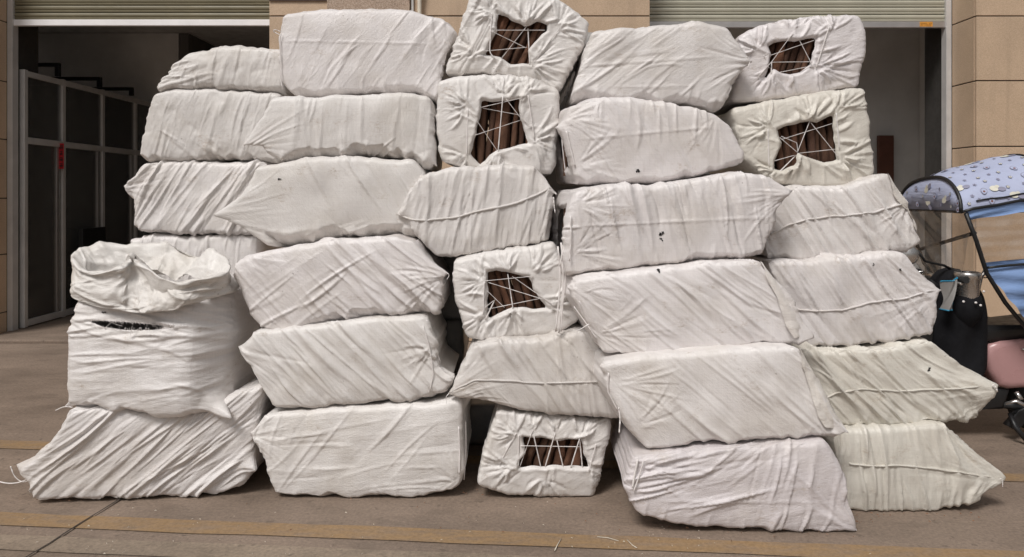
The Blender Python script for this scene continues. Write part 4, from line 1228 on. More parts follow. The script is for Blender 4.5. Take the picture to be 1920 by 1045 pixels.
sack('c6', 'lilac white sack nearest the camera on the floor, its top face shaded', 3.28,
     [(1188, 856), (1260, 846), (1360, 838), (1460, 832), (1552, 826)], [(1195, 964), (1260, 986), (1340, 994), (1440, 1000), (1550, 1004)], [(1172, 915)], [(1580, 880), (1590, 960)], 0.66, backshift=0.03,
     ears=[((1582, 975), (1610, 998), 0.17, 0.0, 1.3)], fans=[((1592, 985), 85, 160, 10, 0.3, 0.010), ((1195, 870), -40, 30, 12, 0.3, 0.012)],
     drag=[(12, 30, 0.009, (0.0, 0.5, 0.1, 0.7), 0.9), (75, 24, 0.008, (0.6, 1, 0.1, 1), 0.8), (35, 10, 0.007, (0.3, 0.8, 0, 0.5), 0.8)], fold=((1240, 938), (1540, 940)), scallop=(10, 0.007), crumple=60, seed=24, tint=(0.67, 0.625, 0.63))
cord(SACKS['c6'], [(1196, 862), (1190, 890), (1186, 915)], 0.0045, 0.014); cord(SACKS['c6'], [(1206, 866), (1198, 895), (1188, 922)], 0.003, 0.014)

# --- right column
d1 = sack('d1', 'lilac white laced sack topmost in the right column, bark showing', 3.90,
     [(1388, 66), (1430, 46), (1500, 34), (1560, 28), (1616, 26)], [(1372, 192), (1430, 190), (1500, 180), (1560, 172), (1612, 164)], [(1386, 130)], [(1628, 60), (1618, 130)], 0.9,
     holes=[dict(poly=[(1437, 86), (1450, 78), (1490, 76), (1532, 70), (1528, 92), (1518, 122), (1500, 136), (1480, 143), (1450, 132), (1436, 150), (1428, 152), (1440, 126), (1444, 104)], gather=70, gamp=0.011)],
     fans=[((1420, 98), 60, 210, 12, 0.13, 0.012), ((1485, 60), 30, 130, 9, 0.12, 0.012), ((1555, 62), 30, 150, 10, 0.13, 0.012), ((1528, 128), -90, 40, 16, 0.22, 0.012), ((1446, 132), 200, 310, 10, 0.13, 0.012)],
     drag=[(15, 16, 0.006, (0.7, 1, 0.3, 1), 0.8)], crumple=120, camp=0.0045, seed=25, tint=(0.74, 0.70, 0.70))
bark(d1, 1434, 1530, 64, 152, 7, 26, 'in the topmost right column sack', 'bark quills in the topmost right column sack', 5)
for c in ([(1487, 62), (1447, 116), (1420, 146)], [(1445, 104), (1526, 76)], [(1498, 74), (1526, 128)], [(1448, 117), (1522, 116)], [(1462, 136), (1522, 124)], [(1555, 50), (1530, 128)], [(1447, 116), (1446, 138)], [(1432, 104), (1442, 128)]):
    cord(d1, c)
d2 = sack('d2', 'yellowish laced sack second in the right column, crossing cords over bark', 3.80,
     [(1374, 206), (1430, 188), (1490, 178), (1560, 170), (1624, 165)], [(1448, 344), (1500, 348), (1550, 352), (1605, 350), (1644, 324)], [(1396, 300)], [(1636, 240)], 0.9,
     holes=[dict(poly=[(1454, 242), (1474, 236), (1500, 228), (1530, 228), (1562, 212), (1562, 240), (1566, 270), (1570, 300), (1545, 308), (1516, 296), (1496, 290), (1488, 312), (1466, 322), (1450, 318), (1452, 296), (1464, 268)], gather=74, gamp=0.012)],
     fans=[((1440, 240), 70, 240, 12, 0.13, 0.013), ((1518, 228), 40, 140, 10, 0.13, 0.012), ((1568, 208), 0, 120, 12, 0.14, 0.013), ((1572, 296), -80, 40, 14, 0.16, 0.013), ((1496, 288), 230, 300, 9, 0.13, 0.012), ((1450, 318), 140, 260, 9, 0.1, 0.012)],
     crumple=130, camp=0.0048, seed=26, tint=YELW)
bark(d2, 1452, 1566, 210, 324, 9, -6, 'in the yellowish laced sack', 'bark quills in the yellowish laced sack', 6)
for c in ([(1440, 242), (1442, 312)], [(1465, 262), (1560, 232)], [(1518, 228), (1495, 286)], [(1520, 230), (1573, 296)], [(1462, 258), (1495, 286)], [(1495, 288), (1566, 280)], [(1452, 302), (1494, 290), (1442, 342)], [(1568, 212), (1574, 280)], [(1465, 256), (1494, 268), (1496, 286)]):
    cord(d2, c)
d3 = sack('d3', 'white sack with rising sewn seam third in the right column', 3.70,
     [(1432, 352), (1500, 350), (1580, 350), (1630, 334), (1665, 320)], [(1440, 486), (1500, 490), (1580, 486), (1650, 474), (1706, 470)], [], [(1690, 368), (1722, 420), (1724, 452)], 0.9,
     fans=[((1700, 378), 190, 290, 9, 0.16, 0.010)], ears=[((1695, 375), (1712, 380), 0.09, 0.03)],
     drag=[(-58, 80, 0.008, (0, 1, 0, 1), 0.9), (-48, 10, 0.006, (0, 1, 0, 1), 1.2)], scallop=(11, 0.006), crumple=30, camp=0.0022, seed=27, tint=(0.74, 0.705, 0.685))
seam(d3, [(1445, 440), (1480, 422), (1520, 410), (1580, 405), (1640, 398), (1690, 384)], 0.007)
d4 = sack('d4', 'white sack fourth in the right column, wavy seam ending in a blunt point', 3.62,
     [(1445, 492), (1520, 488), (1600, 480), (1692, 474)], [(1470, 654), (1560, 654), (1650, 646), (1752, 630)], [], [(1725, 510), (1752, 545), (1758, 600)], 0.9,
     ears=[((1742, 545), (1770, 544), 0.17, 0.02, 1.4)], fans=[((1760, 545), 120, 240, 11, 0.3, 0.005)],
     drag=[(-56, 90, 0.008, (0, 1, 0, 1), 0.85)], scallop=(11, 0.006), tscallop=(10, 0.005), crumple=30, camp=0.0022, seed=28, tint=PINKW)
seam(d4, [(1490, 580), (1540, 584), (1580, 582), (1620, 570), (1660, 564), (1705, 558), (1740, 546), (1766, 544)], 0.007)
d5 = sack('d5', 'greenish white sack fifth in the right column with a long pointed right ear', 3.56,
     [(1500, 660), (1570, 658), (1660, 654), (1720, 642), (1756, 638)], [(1540, 800), (1640, 800), (1730, 798), (1818, 793)], [], [(1790, 690), (1822, 740), (1828, 770)], 0.9,
     ears=[((1812, 724), (1868, 722), 0.28, 0.0, 1.2)], fans=[((1848, 724), 115, 240, 11, 0.32, 0.005)],
     drag=[(-44, 95, 0.009, (0, 1, 0, 1), 1.0)], scallop=(10, 0.008), crumple=30, camp=0.0022, seed=29, tint=OLIVW)
seam(d5, [(1545, 748), (1570, 736), (1620, 730), (1680, 733), (1740, 731), (1800, 728), (1864, 722)], 0.007)
loose_cord(d5, [(1862, 722), (1868, 727), (1870, 734)], 3.52, 0.005)
d6 = sack('d6', 'greenish white sack on the floor at the right end with upright folds', 3.5,
     [(1560, 804), (1640, 802), (1710, 797), (1776, 797)], [(1580, 962), (1660, 964), (1740, 964), (1800, 950), (1826, 934)], [], [(1812, 845), (1836, 890), (1832, 920)], 0.9,
     ears=[((1822, 882), (1882, 898), 0.26, 0.0, 1.25)], fans=[((1855, 892), 110, 185, 9, 0.3, 0.005)],
     drag=[(-84, 90, 0.008, (0, 1, 0, 1), 0.9), (-70, 16, 0.008, (0.6, 1, 0, 1))], scallop=(8, 0.006), crumple=30, camp=0.0022, seed=30, tint=OLIVW)
seam(d6, [(1592, 870), (1640, 874), (1690, 872), (1740, 878), (1800, 886), (1876, 897)], 0.007)
loose_cord(d6, [(1876, 897), (1880, 902), (1880, 912)], 3.46)

# --- glimpsed through the gaps: a rear row, mostly white sacks with the gaps' shade put into the tint
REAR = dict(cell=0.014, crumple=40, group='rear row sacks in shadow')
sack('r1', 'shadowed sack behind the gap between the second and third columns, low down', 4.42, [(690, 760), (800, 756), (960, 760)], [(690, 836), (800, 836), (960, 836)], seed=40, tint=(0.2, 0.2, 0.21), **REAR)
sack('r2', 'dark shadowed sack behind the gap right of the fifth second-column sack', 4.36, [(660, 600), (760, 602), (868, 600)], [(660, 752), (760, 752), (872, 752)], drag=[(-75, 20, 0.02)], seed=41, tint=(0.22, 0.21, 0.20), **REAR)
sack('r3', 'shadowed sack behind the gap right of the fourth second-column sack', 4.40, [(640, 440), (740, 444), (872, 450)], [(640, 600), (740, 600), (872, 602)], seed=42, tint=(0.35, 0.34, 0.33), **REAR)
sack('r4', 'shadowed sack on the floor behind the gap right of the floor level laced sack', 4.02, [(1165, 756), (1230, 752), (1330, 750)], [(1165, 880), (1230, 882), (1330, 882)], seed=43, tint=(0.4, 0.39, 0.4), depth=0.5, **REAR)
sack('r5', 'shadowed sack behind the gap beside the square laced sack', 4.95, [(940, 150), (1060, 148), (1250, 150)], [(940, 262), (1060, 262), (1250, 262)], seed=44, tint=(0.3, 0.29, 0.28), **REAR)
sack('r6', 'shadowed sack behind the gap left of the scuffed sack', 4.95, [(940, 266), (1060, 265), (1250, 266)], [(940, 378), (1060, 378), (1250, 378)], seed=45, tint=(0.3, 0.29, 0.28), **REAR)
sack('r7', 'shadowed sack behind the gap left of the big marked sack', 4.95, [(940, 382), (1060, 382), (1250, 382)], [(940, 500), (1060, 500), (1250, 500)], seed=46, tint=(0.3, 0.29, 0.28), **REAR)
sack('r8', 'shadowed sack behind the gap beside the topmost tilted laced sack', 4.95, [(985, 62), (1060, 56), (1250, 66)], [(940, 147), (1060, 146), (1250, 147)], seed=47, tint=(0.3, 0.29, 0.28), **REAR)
flap(SACKS['c4'], [(1430, 489), (1462, 535), (1495, 590), (1522, 630)], [(1424, 492), (1450, 545), (1468, 600), (1490, 632)], 0.010, 1)
flap(SACKS['c5'], [(1502, 652), (1540, 710), (1568, 770), (1584, 806)], [(1496, 656), (1510, 710), (1530, 775), (1543, 800)], 0.010, 2)
flap(d3, [(1668, 322), (1694, 370), (1720, 420), (1724, 450)], [(1662, 326), (1676, 372), (1702, 398), (1716, 440)], 0.008, 3)
# ------------------------------------------------------------------ the open bag standing on the left floor sack
ob = sack('open', 'open-mouthed white bag with a torn slit, standing at the left', 3.60,
     [(142, 556), (200, 560), (280, 566), (350, 556), (432, 545)], [(128, 764), (200, 774), (280, 786), (360, 784), (432, 764)], [(124, 620), (118, 720)], [(443, 610), (434, 700)], 0.40, r=0.04, bulge=0.04, pitch=-0.03,
     chamfer=(0.76, 0.75), ears=[((420, 772), (436, 786), 0.08, 0.0, 1.3), ((132, 766), (112, 768), 0.06, 0.02, 1.3)],
     drag=[(4, 60, 0.008, (0, 0.8, 0.0, 0.6), 1.0), (-12, 24, 0.010, (0, 0.8, 0, 0.35), 1.2), (-25, 14, 0.010, (0.7, 1, 0, 1), 0.6), (10, 26, 0.007, (0, 1, 0.5, 1), 0.8)],
     holes=[dict(poly=[(166, 601), (200, 600), (250, 603), (300, 608), (330, 612), (290, 617), (240, 617), (200, 612)], gather=22, gamp=0.005, puff=0.003, lip=0.006, cut=0.0005)],
     crumple=120, camp=0.004, scallop=(10, 0.008), seed=50, tint=(0.775, 0.745, 0.73))
del ob.obj['group']
ob.obj['category'] = 'bag'
ob.obj.name = 'open_bag'
rr = random.Random(8)
m = MB()
for k in range(70):                    # frayed threads along the tear
    f = k/69
    x = 172 + 154*f + rr.uniform(-1, 1)
    up = rr.random() < 0.55
    y0 = (600 + 10*f) if up else (612 + 6*math.sin(f*3.1))
    y1 = y0 + (rr.uniform(2, 6) if up else -rr.uniform(1, 4))
    a = surf(ob, x, y0 + (-2 if up else 2), 0.002); b = W(x + rr.uniform(-2.5, 2.5), y1, a.y - 0.004)
    m.tube([a - ob.base, (a+b)/2 - ob.base + Vector((0, -0.003, 0)), b - ob.base], 0.0011, 4)
m.build('frayed_threads', M_CORD, ob.obj)['kind'] = 'stuff'
for c in ([(198, 615), (206, 607), (216, 600)], [(248, 612), (246, 622), (244, 632)], [(205, 603), (218, 609), (230, 612)]):
    loose_cord(ob, c, 3.55, 0.0016)
loose_cord(ob, [(136, 764), (120, 762), (104, 770)], 3.60, 0.004)

rim = [(134,482,3.70),(150,507,3.60),(190,509,3.56),(230,502,3.55),(246,482,3.60),(268,494,3.57),(300,518,3.53),(335,530,3.52),(380,524,3.54),(424,512,3.60),(430,492,3.72),(395,468,3.80),(376,480,3.83),(340,464,3.86),(300,457,3.88),(250,463,3.87),(205,457,3.86),(165,467,3.82),(142,476,3.76)]
bas = [(136,548,3.74),(138,560,3.62),(185,576,3.57),(225,582,3.55),(250,586,3.545),(270,588,3.54),(300,584,3.54),(335,576,3.545),(380,558,3.59),(432,548,3.72),(436,532,3.84),(420,522,3.96),(385,516,4.0),(340,515,4.0),(300,515,4.0),(250,515,4.0),(200,518,3.99),(165,526,3.93),(145,536,3.84)]
def loop_interp(L, n):
    P = np.array([tuple(W(*q)) for q in L]); k = len(P)
    t = np.arange(n)/n*k; i = t.astype(int); f = (t - i)[:, None]
    p0, p1, p2, p3 = P[(i-1) % k], P[i % k], P[(i+1) % k], P[(i+2) % k]
    return 0.5*(2*p1 + (p2-p0)*f + (2*p0-5*p1+4*p2-p3)*f**2 + (3*p1-p0-3*p2+p3)*f**3)
n = 260
Rm, Bs = loop_interp(rim, n), loop_interp(bas, n)
cen = Rm.mean(0)
outd = Rm - cen; outd[:, 2] = 0; outd /= np.linalg.norm(outd, axis=1, keepdims=True)
rows = []
nk = 46
ki = 22
for a in range(nk + ki):
    if a <= nk:
        f = a/nk
        p = Bs*(1-f) + Rm*f
        frontness = np.clip(-outd[:, 1], 0, 1)[:, None]
        # the slack mouth sags: a fold bulges out low down and tucks in under the rim
        p = p + outd*(0.014*math.sin(math.pi*min(1, f*1.25)) - 0.016*math.exp(-((f-0.62)/0.14)**2))*(0.4 + frontness)
        p = p - np.array([0, 0, 1])*0.02*math.sin(2*math.pi*f)*frontness
    else:
        f = (a-nk)/ki
        p = Rm - outd*(0.003 + 0.11*f) - np.array([0, 0, 0.13*f])
    rows.append(p)
V = np.concatenate(rows)
F = []
nrw = len(rows)
I, J = np.meshgrid(np.arange(nrw-1), np.arange(n), indexing='ij')
F = np.stack([I*n + J, I*n + (J+1) % n, (I+1)*n + (J+1) % n, (I+1)*n + J], -1).reshape(-1, 4)
circ = 2.1
S_ = np.tile(np.arange(n)/n*circ, nrw); T_ = np.repeat(np.arange(nrw)*0.006, n)
hm = HMap(-0.1, circ + 0.1, -0.1, nrw*0.006 + 0.1)
rr = random.Random(21)
hm.a += 0.004*vnoise(hm.a.shape, 0.09/hm.RES, np.random.default_rng(3), 3)
for _ in range(230):
    hm.stroke(rr.uniform(0, circ), rr.uniform(-0.05, 0.45), rr.gauss(0.1, 0.8), rr.uniform(0.03, 0.2), rr.uniform(0.003, 0.013), rr.uniform(-0.5, 1)*0.018, rr.choice((0.25, 0.5, 1)), rr.uniform(-0.03, 0.03))
hgt = 0.7*hm.sample(S_, T_) + 0.024*facet(S_, T_, 0.25, 0.22, 0.08, np.random.default_rng(5)) + 0.010*facet(S_, T_, -0.5, 0.11, 0.045, np.random.default_rng(6))
seamfade = np.clip(np.minimum(np.tile(np.arange(n), nrw), n - 1 - np.tile(np.arange(n), nrw))/10.0, 0, 1)
basefade = np.clip(T_/0.03, 0, 1)
V = V + vnormals(V, F)*(hgt*seamfade*basefade)[:, None]
me = np_mesh('mouth_collar', V - np.array(ob.base), F, np.stack([S_, T_], 1))
me.materials.append(M_SACK)
o = link(bpy.data.objects.new('mouth_collar', me), ob.obj)
o.color = (0.74, 0.71, 0.675, 1)
o['label'] = 'slack crumpled mouth of the bag, yellowish inside'

# small black scuffs and burns on sacks
def scuff(key, px, py, size, seed):
    S = SACKS[key]; rr = random.Random(seed)
    m = MB()
    for q in range(3):
        cx, cy = px + rr.uniform(-size, size)*0.6, py + rr.uniform(-size, size)*0.6
        pts = []
        for k in range(8):
            a = 2*math.pi*k/8; rad = size*rr.uniform(0.25, 0.75)
            pts.append(surf(S, cx + rad*math.cos(a), cy + rad*math.sin(a)*0.8, 0.0025 + 0.0006*q) - S.base)
        c = sum(pts, Vector())/8
        cv = m.bm.verts.new(c); vs_ = [m.bm.verts.new(p) for p in pts]
        for k in range(8): m.bm.faces.new((cv, vs_[k], vs_[(k+1) % 8]))
    m.build('scuff', M_INK, S.obj)
scuff('c3', 1241, 438, 6, 1); scuff('c3', 1240, 449, 3.5, 2); scuff('c2', 1195, 322, 4.5, 3); scuff('c4', 1236, 509, 5, 4)
scuff('d5', 1740, 693, 4.5, 5); scuff('a3', 524, 335, 4, 6); scuff('open', 195, 588, 4, 7); scuff('d4', 1638, 496, 3, 8); scuff('d4', 1688, 506, 3, 9)

# ------------------------------------------------------------------ the scooter under its canopy, facing left
SC = Vector((2.9, 4.65, 0))
sc = empty('electric_scooter', SC)
tag(sc, 'pink electric scooter with a pale blue rain canopy behind the right column', 'scooter')
w2 = lambda px, py, Y: W(px, py, Y) - SC
def wheel(x):
    wh = MB().lathe([(0.125, -0.04), (0.16, -0.052), (0.19, -0.04), (0.205, -0.015), (0.205, 0.015), (0.19, 0.04), (0.16, 0.052), (0.125, 0.04)], (x, 0, 0.207), 36, 'Y').build('wheel', M_RUB, sc)
    m = MB().lathe([(0.13, -0.035), (0.118, -0.03), (0.115, 0.03), (0.13, 0.035)], (x, 0, 0.207), 36, 'Y')
    for k in range(5):
        a = 2*math.pi*k/5
        m.tube([(x + 0.02*math.cos(a), 0, 0.207 + 0.02*math.sin(a)), (x + 0.12*math.cos(a), 0, 0.207 + 0.12*math.sin(a))], 0.014, 6)
    m.lathe([(0.001, -0.06), (0.035, -0.055), (0.035, 0.055), (0.001, 0.06)], (x, 0, 0.207), 20, 'Y')
    m.build('rim', M_STEEL, wh)
wheel(0.42); wheel(-0.70)
MB().prism([(-0.01, 0.585), (0.06, 0.612), (0.3, 0.628), (0.62, 0.66), (0.86, 0.62), (0.84, 0.50), (0.62, 0.42), (0.40, 0.335), (0.12, 0.318), (0.05, 0.335), (0.00, 0.43), (-0.02, 0.52)], -0.17, 0.17, 0.045).build('body_panel', M_PINK, sc)
MB().prism([(-0.10, 0.615), (-0.09, 0.68), (-0.02, 0.705), (0.2, 0.705), (0.55, 0.745), (0.74, 0.74), (0.78, 0.70), (0.6, 0.672), (0.3, 0.64), (0.02, 0.625), (-0.02, 0.60)], -0.15, 0.15, 0.025).build('seat', M_BLK, sc)
MB().prism([(-0.46, 0.20), (-0.05, 0.185), (0.10, 0.19), (0.14, 0.31), (0.02, 0.33), (-0.42, 0.30)], -0.14, 0.14, 0.02).build('footboard', M_BLK, sc)
MB().prism([(-0.20, 0.245), (-0.07, 0.235), (-0.045, 0.27), (-0.05, 0.315), (-0.20, 0.312)], -0.162, -0.142, 0.006).build('side_trim', M_PINK, sc)
MB().prism([(-0.42, 0.28), (-0.05, 0.335), (-0.012, 0.43), (-0.02, 0.57), (-0.16, 0.62), (-0.44, 0.55)], -0.13, 0.13, 0.03).build('under_seat_panel', M_GREYP, sc)
MB().prism([(-0.62, 0.42), (-0.44, 0.30), (-0.40, 0.34), (-0.36, 0.62), (-0.30, 0.95), (-0.36, 0.99), (-0.46, 0.86)], -0.18, 0.18, 0.03).build('front_shield', M_BLK, sc)
MB().tube([(-0.70, -0.07, 0.207), (-0.50, -0.06, 0.62), (-0.34, 0, 0.95)], 0.02, 8).build('fork', M_STEEL, sc)
MB().tube([(0.05, -0.10, 0.22), (0.2, -0.12, 0.2), (0.42, -0.1, 0.207)], 0.024, 8).build('swing_arm', M_BLK, sc)
MB().prism([(0.10, 0.10), (0.18, 0.19), (0.30, 0.24), (0.26, 0.16), (0.17, 0.06)], -0.16, -0.12, 0.01).build('chain_guard', M_BLK, sc)
MB().tube([w2(1885, 757, 4.46), w2(1905, 752, 4.44), w2(1922, 760, 4.42)], [0.012, 0.018, 0.02], 8, 0.6).build('footpeg', M_STEEL, sc)
MB().tube([w2(1905, 735, 4.47), w2(1915, 750, 4.45)], 0.014, 8).build('peg_bracket', M_STEEL, sc)
MB().tube([w2(1893, 775, 4.5), w2(1903, 800, 4.45), w2(1926, 828, 4.42)], [0.012, 0.016, 0.014], 8).build('kickstand', M_BLK, sc)
MB().tube([w2(1915, 655, 4.475), w2(1935, 656, 4.475)], [0.012, 0.014], 8, 0.5).build('latch', M_STEEL, sc)
MB().tube([(-0.24, -0.33, 1.0), (-0.20, -0.12, 0.985), (-0.22, 0, 0.97), (-0.20, 0.12, 0.985), (-0.24, 0.33, 1.0)], 0.014, 8).build('handlebar', M_STEEL, sc)
for s in (-1, 1):
    MB().tube([(-0.245, s*0.33, 1.0), (-0.228, s*0.20, 0.992)], 0.02, 10).build('grip', M_RUB, sc)
    MB().tube([(-0.21, s*0.17, 1.0), (-0.26, s*0.22, 0.985), (-0.27, s*0.32, 0.975)], 0.007, 6).build('brake_lever', M_STEEL, sc)
mr = MB().tube([w2(1793, 510, 4.55), w2(1770, 498, 4.50), w2(1735, 490, 4.42), w2(1720, 470, 4.40)], 0.008, 7).build('mirror_stem', M_BLK, sc)
MB().lathe([(0.001, -0.018), (0.045, -0.014), (0.058, 0.0), (0.052, 0.008), (0.001, 0.008)], w2(1706, 478, 4.40), 20, 'Y').build('mirror', M_STEEL, mr)
MB().tube([w2(1850, 505, 4.44), w2(1840, 520, 4.44), w2(1832, 560, 4.43)], [0.014, 0.010, 0.008], 7).build('control_lever', M_STEEL, sc)
# black quilted leg cover with a cup pocket
def cover(u, v):
    th = -math.pi*(0.02 + 0.96*u)
    z = 0.42 + 0.63*v
    prof = [(0.0, 0.17), (0.3, 0.20), (0.55, 0.195), (0.75, 0.16), (0.9, 0.11), (0.97, 0.06), (1.0, 0.0)]
    wd = np.interp(v, [p[0] for p in prof], [p[1] for p in prof])
    xc = np.interp(v, [0, 0.4, 0.8, 1.0], [-0.17, -0.16, -0.19, -0.20])
    r_ = 1 + 0.05*math.sin(9*v + 5*u) + 0.04*math.sin(21*u + 4*v)
    return (xc + wd*math.cos(th)*r_, -0.05 + 0.19*math.sin(th)*r_*(0.75 + 0.25*min(1, wd/0.15)), z)
MB().grid(cover, 40, 34).build('leg_cover', M_BLKF, sc)
pk = w2(1815, 560, 4.42)
MB().lathe([(0.03, -0.09), (0.075, -0.03), (0.088, 0.02), (0.086, 0.06), (0.080, 0.10), (0.074, 0.105), (0.072, 0.06), (0.06, 0.01)], (pk.x, pk.y + 0.02, pk.z - 0.085), 26, 'Z').build('cup_pocket', M_BLKF, sc)
for (x, y) in ((1845, 547), (1839, 573), (1830, 568), (1807, 566)):
    q = w2(x, y, 4.335)
    MB().lathe([(0.001, -0.004), (0.006, -0.003), (0.007, 0.004)], q, 10, 'Y').build('snap_button', M_CORD, sc)
cupo = w2(1814, 555, 4.42) + SC
cup = empty('steel_cup', (cupo.x, cupo.y, cupo.z - 0.05)); tag(cup, 'open stainless steel tumbler in the pocket of the scooter leg cover', 'cup')
MB().lathe([(0.001, 0.0), (0.056, 0.0), (0.060, 0.02), (0.064, 0.15), (0.072, 0.155), (0.074, 0.18), (0.070, 0.192), (0.064, 0.194), (0.058, 0.185), (0.055, 0.12), (0.001, 0.115)], (0, 0, 0), 32, 'Z').build('cup_wall', M_STEEL, cup)
MB().lathe([(0.001, 0.185), (0.055, 0.187), (0.057, 0.180), (0.001, 0.176)], (0, 0, 0), 28, 'Z').build('lid', M_BLK, cup)
# grey mitt with blue edge
def mitt(u, v):
    x = 1762 + 26*u + 5*math.sin(3*v + 2*u); y = 528 + 52*v - 8*u*(1-v)
    p = w2(x, y, 4.40); return (p.x, p.y - 0.05*math.sin(math.pi*u) + 0.012*math.sin(12*u + 7*v), p.z)
mt = MB().grid(mitt, 14, 18).build('hand_muff', M_MUFF, sc)
MB().tube([mitt(0.02 + 0.98*min(1, t*2), 0.0) if t < 0.5 else mitt(1.0, (t-0.5)*2) for t in [k/24 for k in range(25)]] + [mitt(1 - k/8, 1.0) for k in range(1, 9)], 0.004, 6).build('blue_edging', M_BLUET, mt)

# canopy
XF = 2.635 - SC.x
def roof(u, v):
    X = XF + 1.35*u
    zb = np.interp(u, [0, 0.25, 0.6, 1], [1.398, 1.462, 1.50, 1.45])
    za = np.interp(u, [0, 0.12, 0.36, 0.6, 1], [1.612, 1.668, 1.748, 1.76, 1.66])
    th = math.pi*v
    y = -0.35*math.cos(th)
    z = zb + (za - zb)*max(0, math.sin(th))**1.05
    z += 0.006*math.sin(13*u + 9*v) + 0.004*math.sin(31*u - 14*v)
    return Vector((X - 0.02*(1 - math.sin(th)), y, z))
cr = MB().grid(roof, 60, 40).build('canopy_roof', M_BLUE, sc)
def visor(u, v):     # u across, v up
    th = math.pi*u
    p = roof(0.0, u)
    zb = 1.398
    return Vector((p.x - 0.035*math.sin(math.pi*v)*math.sin(th), p.y, zb + (p.z - zb)*v))
vz = MB().grid(visor, 40, 14).build('canopy_visor', M_BLUE, sc)
MB().tube([roof(0.0, k/30) + Vector((-0.006, 0, 0.004)) for k in range(31)], 0.011, 7).build('rib', M_BLK, cr)
MB().tube([roof(0.37, k/30) + Vector((0, 0, 0.004)) for k in range(31)], 0.010, 7, 0.6).build('rib', M_BLK, cr)
MB().tube([roof(0.8, k/30) + Vector((0, 0, 0.004)) for k in range(31)], 0.010, 7, 0.6).build('rib', M_BLK, cr)
for v in (0.0, 1.0):
    MB().tube([roof(k/20, v) for k in range(21)], 0.009, 7).build('edge_binding', M_BLK, cr)
MB().tube([roof(0.06 + 0.4*k/14, 0.055) + Vector((0, -0.006, 0.004)) for k in range(15)], 0.005, 6).build('piping', M_BLK, cr)
MB().tube([visor(k/16, 0.0) for k in range(17)], 0.009, 7).build('edge_binding', M_BLK, vz)
# frame struts down both sides
for s in (1, -1):
    P = [w2(1811, 400, 4.30), w2(1830, 450, 4.31), w2(1850, 512, 4.32), w2(1885, 568, 4.34), w2(1926, 618, 4.36)]
    P += [P[-1] + Vector((0.18, 0.02, -0.04))]
    if s < 0: P = [Vector((p.x, -p.y, p.z)) for p in P]
    P = [Vector(p) for p in P]
    MB().tube([P[0].lerp(P[1], 0.0)] + P[1:], 0.0125, 8).build('canopy_strut', M_BLK, sc)
bar0, bar1 = w2(1828, 437, 4.31), w2(1718, 470, 4.93)
MB().tube([bar0, bar1], 0.012, 8).build('windscreen_bar', M_BLK, sc)
t0, t1 = roof(0, 0.0), roof(0, 1.0)
def scr(u, v):
    a = t0.lerp(t1, u); b = bar0.lerp(bar1, u); c = w2(1800, 520, 4.45).lerp(w2(1728, 512, 4.85), u)
    p = a.lerp(b, v*2) if v < 0.5 else b.lerp(c, v*2-1)
    return p + Vector((-0.02*math.sin(math.pi*v) + 0.008*math.sin(17*u + 9*v), 0, 0))
MB().grid(scr, 24, 24).build('windscreen', M_FILM, sc)
ystr = [(400, 1811, 4.30), (450, 1830, 4.31), (512, 1850, 4.32), (568, 1885, 4.34), (618, 1926, 4.36)]
def side(z0f, z1f, x1):
    def fn(u, v):
        e = roof(min(1, 0.0 + u*x1), 0.0)
        top = Vector((e.x, e.y, e.z + z0f(u)))
        bot = Vector((e.x, e.y, z1f(e.x)))
        p = top.lerp(bot, v)
        p.y += 0.012*math.sin(11*u + 8*v) + 0.008*math.sin(23*v - 7*u) - 0.004
        return p
    return fn
# leading edge of the side curtain follows the strut
zs_ = lambda py: CAMZ - (py-HZ)*4.32/FPX
def xstrut(z):
    ps = [(zs_(p), (x-960)*Y/FPX - SC.x) for p, x, Y in ystr][::-1]
    return np.interp(z, [p[0] for p in ps], [p[1] for p in ps])
def panel(ztop, zbot, x1, wob):
    def fn(u, v):
        zt0 = ztop(0); 
        z_ = lambda x: ztop(x)*(1-v) + zbot(x)*v
        x0 = xstrut(ztop(XF)*(1-v) + zbot(XF)*v)
        x = x0 + (x1 - x0)*u
        z = z_(x)
        return Vector((x, -0.345 + wob*math.sin(14*u + 8*v) + wob*0.7*math.sin(27*v - 9*u), z))
    return fn
zroof = lambda x: roof(min(1, max(0, (x - XF)/1.35)), 0.0).z - 0.004
zval = lambda x: zroof(x) - 0.055 - 0.02*(x - XF)
zlow = lambda x: 1.092 + 0.10*(x - XF)
zend = lambda x: 0.70 + 0.02*x
MB().grid(panel(zroof, zval, 0.95, 0.006), 30, 6).build('side_valance', M_BLUE2, sc)
MB().grid(panel(lambda x: zval(x) + 0.001, zlow, 0.95, 0.008), 40, 24).build('side_window', M_FILM, sc)
MB().grid(panel(zlow, zend, 0.95, 0.012), 40, 24).build('side_curtain', M_BLUE2, sc)
sw = panel(lambda x: zlow(x) - 0.03, zend, 0.95, 0.012)
MB().tube([sw(k/20, 0.0) + Vector((0, -0.008, 0)) for k in range(21)], 0.008, 6).build('edge_binding', M_BLK, sc)

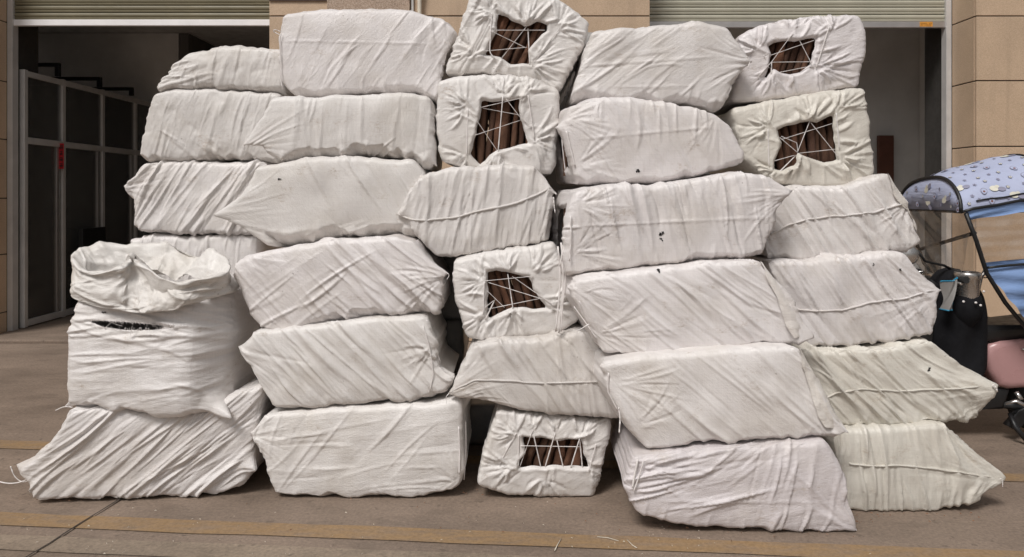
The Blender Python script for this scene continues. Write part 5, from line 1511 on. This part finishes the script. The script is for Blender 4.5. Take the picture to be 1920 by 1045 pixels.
# printed pattern: little flowers, fruit halves and soft cloud blots
def flat_mesh(name, polys, mats):
    bm = bmesh.new()
    for (pts, mi, z) in polys:
        f = bm.faces.new([bm.verts.new((x, y, z)) for x, y in pts]); f.material_index = mi
    me = bpy.data.meshes.new(name); bm.to_mesh(me); bm.free()
    for mm in mats: me.materials.append(mm)
    return me
circ_ = lambda cx, cy, rx, ry, n=12: [(cx + rx*math.cos(2*math.pi*k/n), cy + ry*math.sin(2*math.pi*k/n)) for k in range(n)]
flow = lambda r0: [(r0*(1 + 0.28*math.cos(5*2*math.pi*k/30))*math.cos(2*math.pi*k/30), r0*(1 + 0.28*math.cos(5*2*math.pi*k/30))*math.sin(2*math.pi*k/30)) for k in range(30)]
egg = lambda s: [((0.022 + 0.006*math.sin(2*math.pi*k/20))*s*math.cos(2*math.pi*k/20), 0.028*s*math.sin(2*math.pi*k/20)) for k in range(20)]
PR = [flat_mesh('print', [(flow(0.0125), 0, 0.0012), (flow(0.0095), 1, 0.0020), (circ_(0, 0, 0.0035, 0.0035), 0, 0.0028)], [M_INKB, M_PCREAM]),
      flat_mesh('print', [(flow(0.0115), 0, 0.0012), (circ_(0, 0, 0.003, 0.003), 1, 0.0020)], [M_PGREY, M_INKB]),
      flat_mesh('print', [(egg(1.0), 0, 0.0012), (egg(0.82), 1, 0.0020), (circ_(0, -0.004, 0.009, 0.009), 2, 0.0028)], [M_PGREY, M_BLUE, M_PBROWN]),
      flat_mesh('print', [(circ_(-0.025, 0, 0.034, 0.024, 16), 0, 0.0012), (circ_(0.028, -0.008, 0.030, 0.018, 16), 1, 0.0017), (circ_(0.0, 0.016, 0.016, 0.012), 0, 0.0022)], [M_PCREAM, M_PGREY])]
rp = random.Random(12)
def place(fn, u, v, parent, kind, flip=1):
    p = fn(u, v); e = 0.004
    tu = (fn(u+e, v) - p).normalized(); tv = (fn(u, v+e) - p).normalized()
    nn = tu.cross(tv).normalized()
    if flip*nn.dot(Vector((0, -0.6, 0.8))) < 0: nn = -nn
    nn = nn if flip > 0 else nn
    tv = nn.cross(tu)
    o = bpy.data.objects.new('print', PR[kind])
    a = rp.uniform(-0.6, 0.6)
    M_ = Matrix((tu, tv, nn)).transposed().to_4x4() @ Matrix.Rotation(a, 4, 'Z') @ Matrix.Scale(0.8, 4)
    M_.translation = p + nn*0.004
    o.matrix_local = M_
    link(o, parent)
    o.matrix_local = M_
for i in range(12):
    for j in range(9):
        u = 0.03 + (i + 0.5*(j % 2) + rp.uniform(-0.2, 0.2))/19; v = 0.05 + (j + rp.uniform(-0.2, 0.2))/13
        if u > 0.6: continue
        k = (3 if (i + 2*j) % 11 == 4 else 2 if (i + j) % 5 == 2 else (i + j) % 2)
        place(roof, u, v, cr, k)
for i in range(7):
    for j in range(3):
        u, v = 0.12 + i*0.12 + 0.04*(j % 2), 0.2 + j*0.25
        p = visor(u, v)
        o = bpy.data.objects.new('print', PR[(2, 0, 1, 3)[(i + 2*j) % 4]])
        M_ = Matrix(((0, 0, -1), (-1, 0, 0), (0, 1, 0))).to_4x4() @ Matrix.Rotation(rp.uniform(-0.8, 0.8), 4, 'Z') @ Matrix.Scale(0.75, 4)
        M_.translation = p + Vector((-0.006, 0, 0))
        link(o, vz); o.matrix_local = M_
# ------------------------------------------------------------------ litter on the slab: bark crumbs and cord clippings nobody would count
def crumbs(name, label, mat, n, spots, smin, smax, seed, pale=False):
    rr = random.Random(seed); m = MB()
    for k in range(n):
        px, py, sp = rr.choice(spots)
        g = G(px + rr.gauss(0, sp), min(1044, max(800, py + rr.gauss(0, sp*0.10))))
        L = rr.uniform(smin, smax); a = rr.uniform(0, math.pi); w = L*(0.25 if not pale else 0.12)
        d = Vector((math.cos(a), math.sin(a), 0)); nn = Vector((-d.y, d.x, 0))
        z0 = Vector((0, 0, 0.012)); h = Vector((0, 0, rr.uniform(0.002, 0.006)))
        A, B_, C_, D_ = g - d*L + z0, g + nn*w + z0, g + d*L + z0, g - nn*w + z0
        T_ = g + z0 + h
        v = [m.bm.verts.new(q) for q in (A, B_, C_, D_, T_)]
        for q in ((0, 1, 4), (1, 2, 4), (2, 3, 4), (3, 0, 4)): m.bm.faces.new([v[x] for x in q])
    o = m.build(name, mat)
    tag(o, label, 'litter', kind='stuff')
crumbs('bark_crumbs', 'dark bark crumbs scattered on the concrete around the sacks', M_CARD, 120, [(1600, 985, 60), (115, 940, 25), (1450, 1000, 80), (880, 930, 40), (1000, 960, 300), (1720, 970, 80)], 0.002, 0.009, 3)
crumbs('pale_chips', 'pale plastic chips and straw along the painted line', M_PIPE, 90, [(200, 990, 160), (700, 1010, 300), (1200, 1015, 120), (250, 1030, 120), (900, 1000, 400)], 0.002, 0.007, 4, True)
for k, c in enumerate(([(1040, 1036), (1046, 1024), (1052, 1014)], [(1176, 1016), (1186, 1026), (1194, 1031)], [(1120, 1010), (1140, 1012), (1160, 1018)])):
    P = [G(*q) + Vector((0, 0, 0.008)) for q in c]
    o = MB().tube([p - P[0] for p in P], 0.0022, 5, 0.6).build('straw', M_PIPE, None, P[0])
    tag(o, ('straight pale straw lying across the ochre line, left of two', 'short pale straw on the ochre line, right of the other straw', 'thin curved pale straw between the two others on the ochre line')[k], 'straw', 'straws on the painted line')
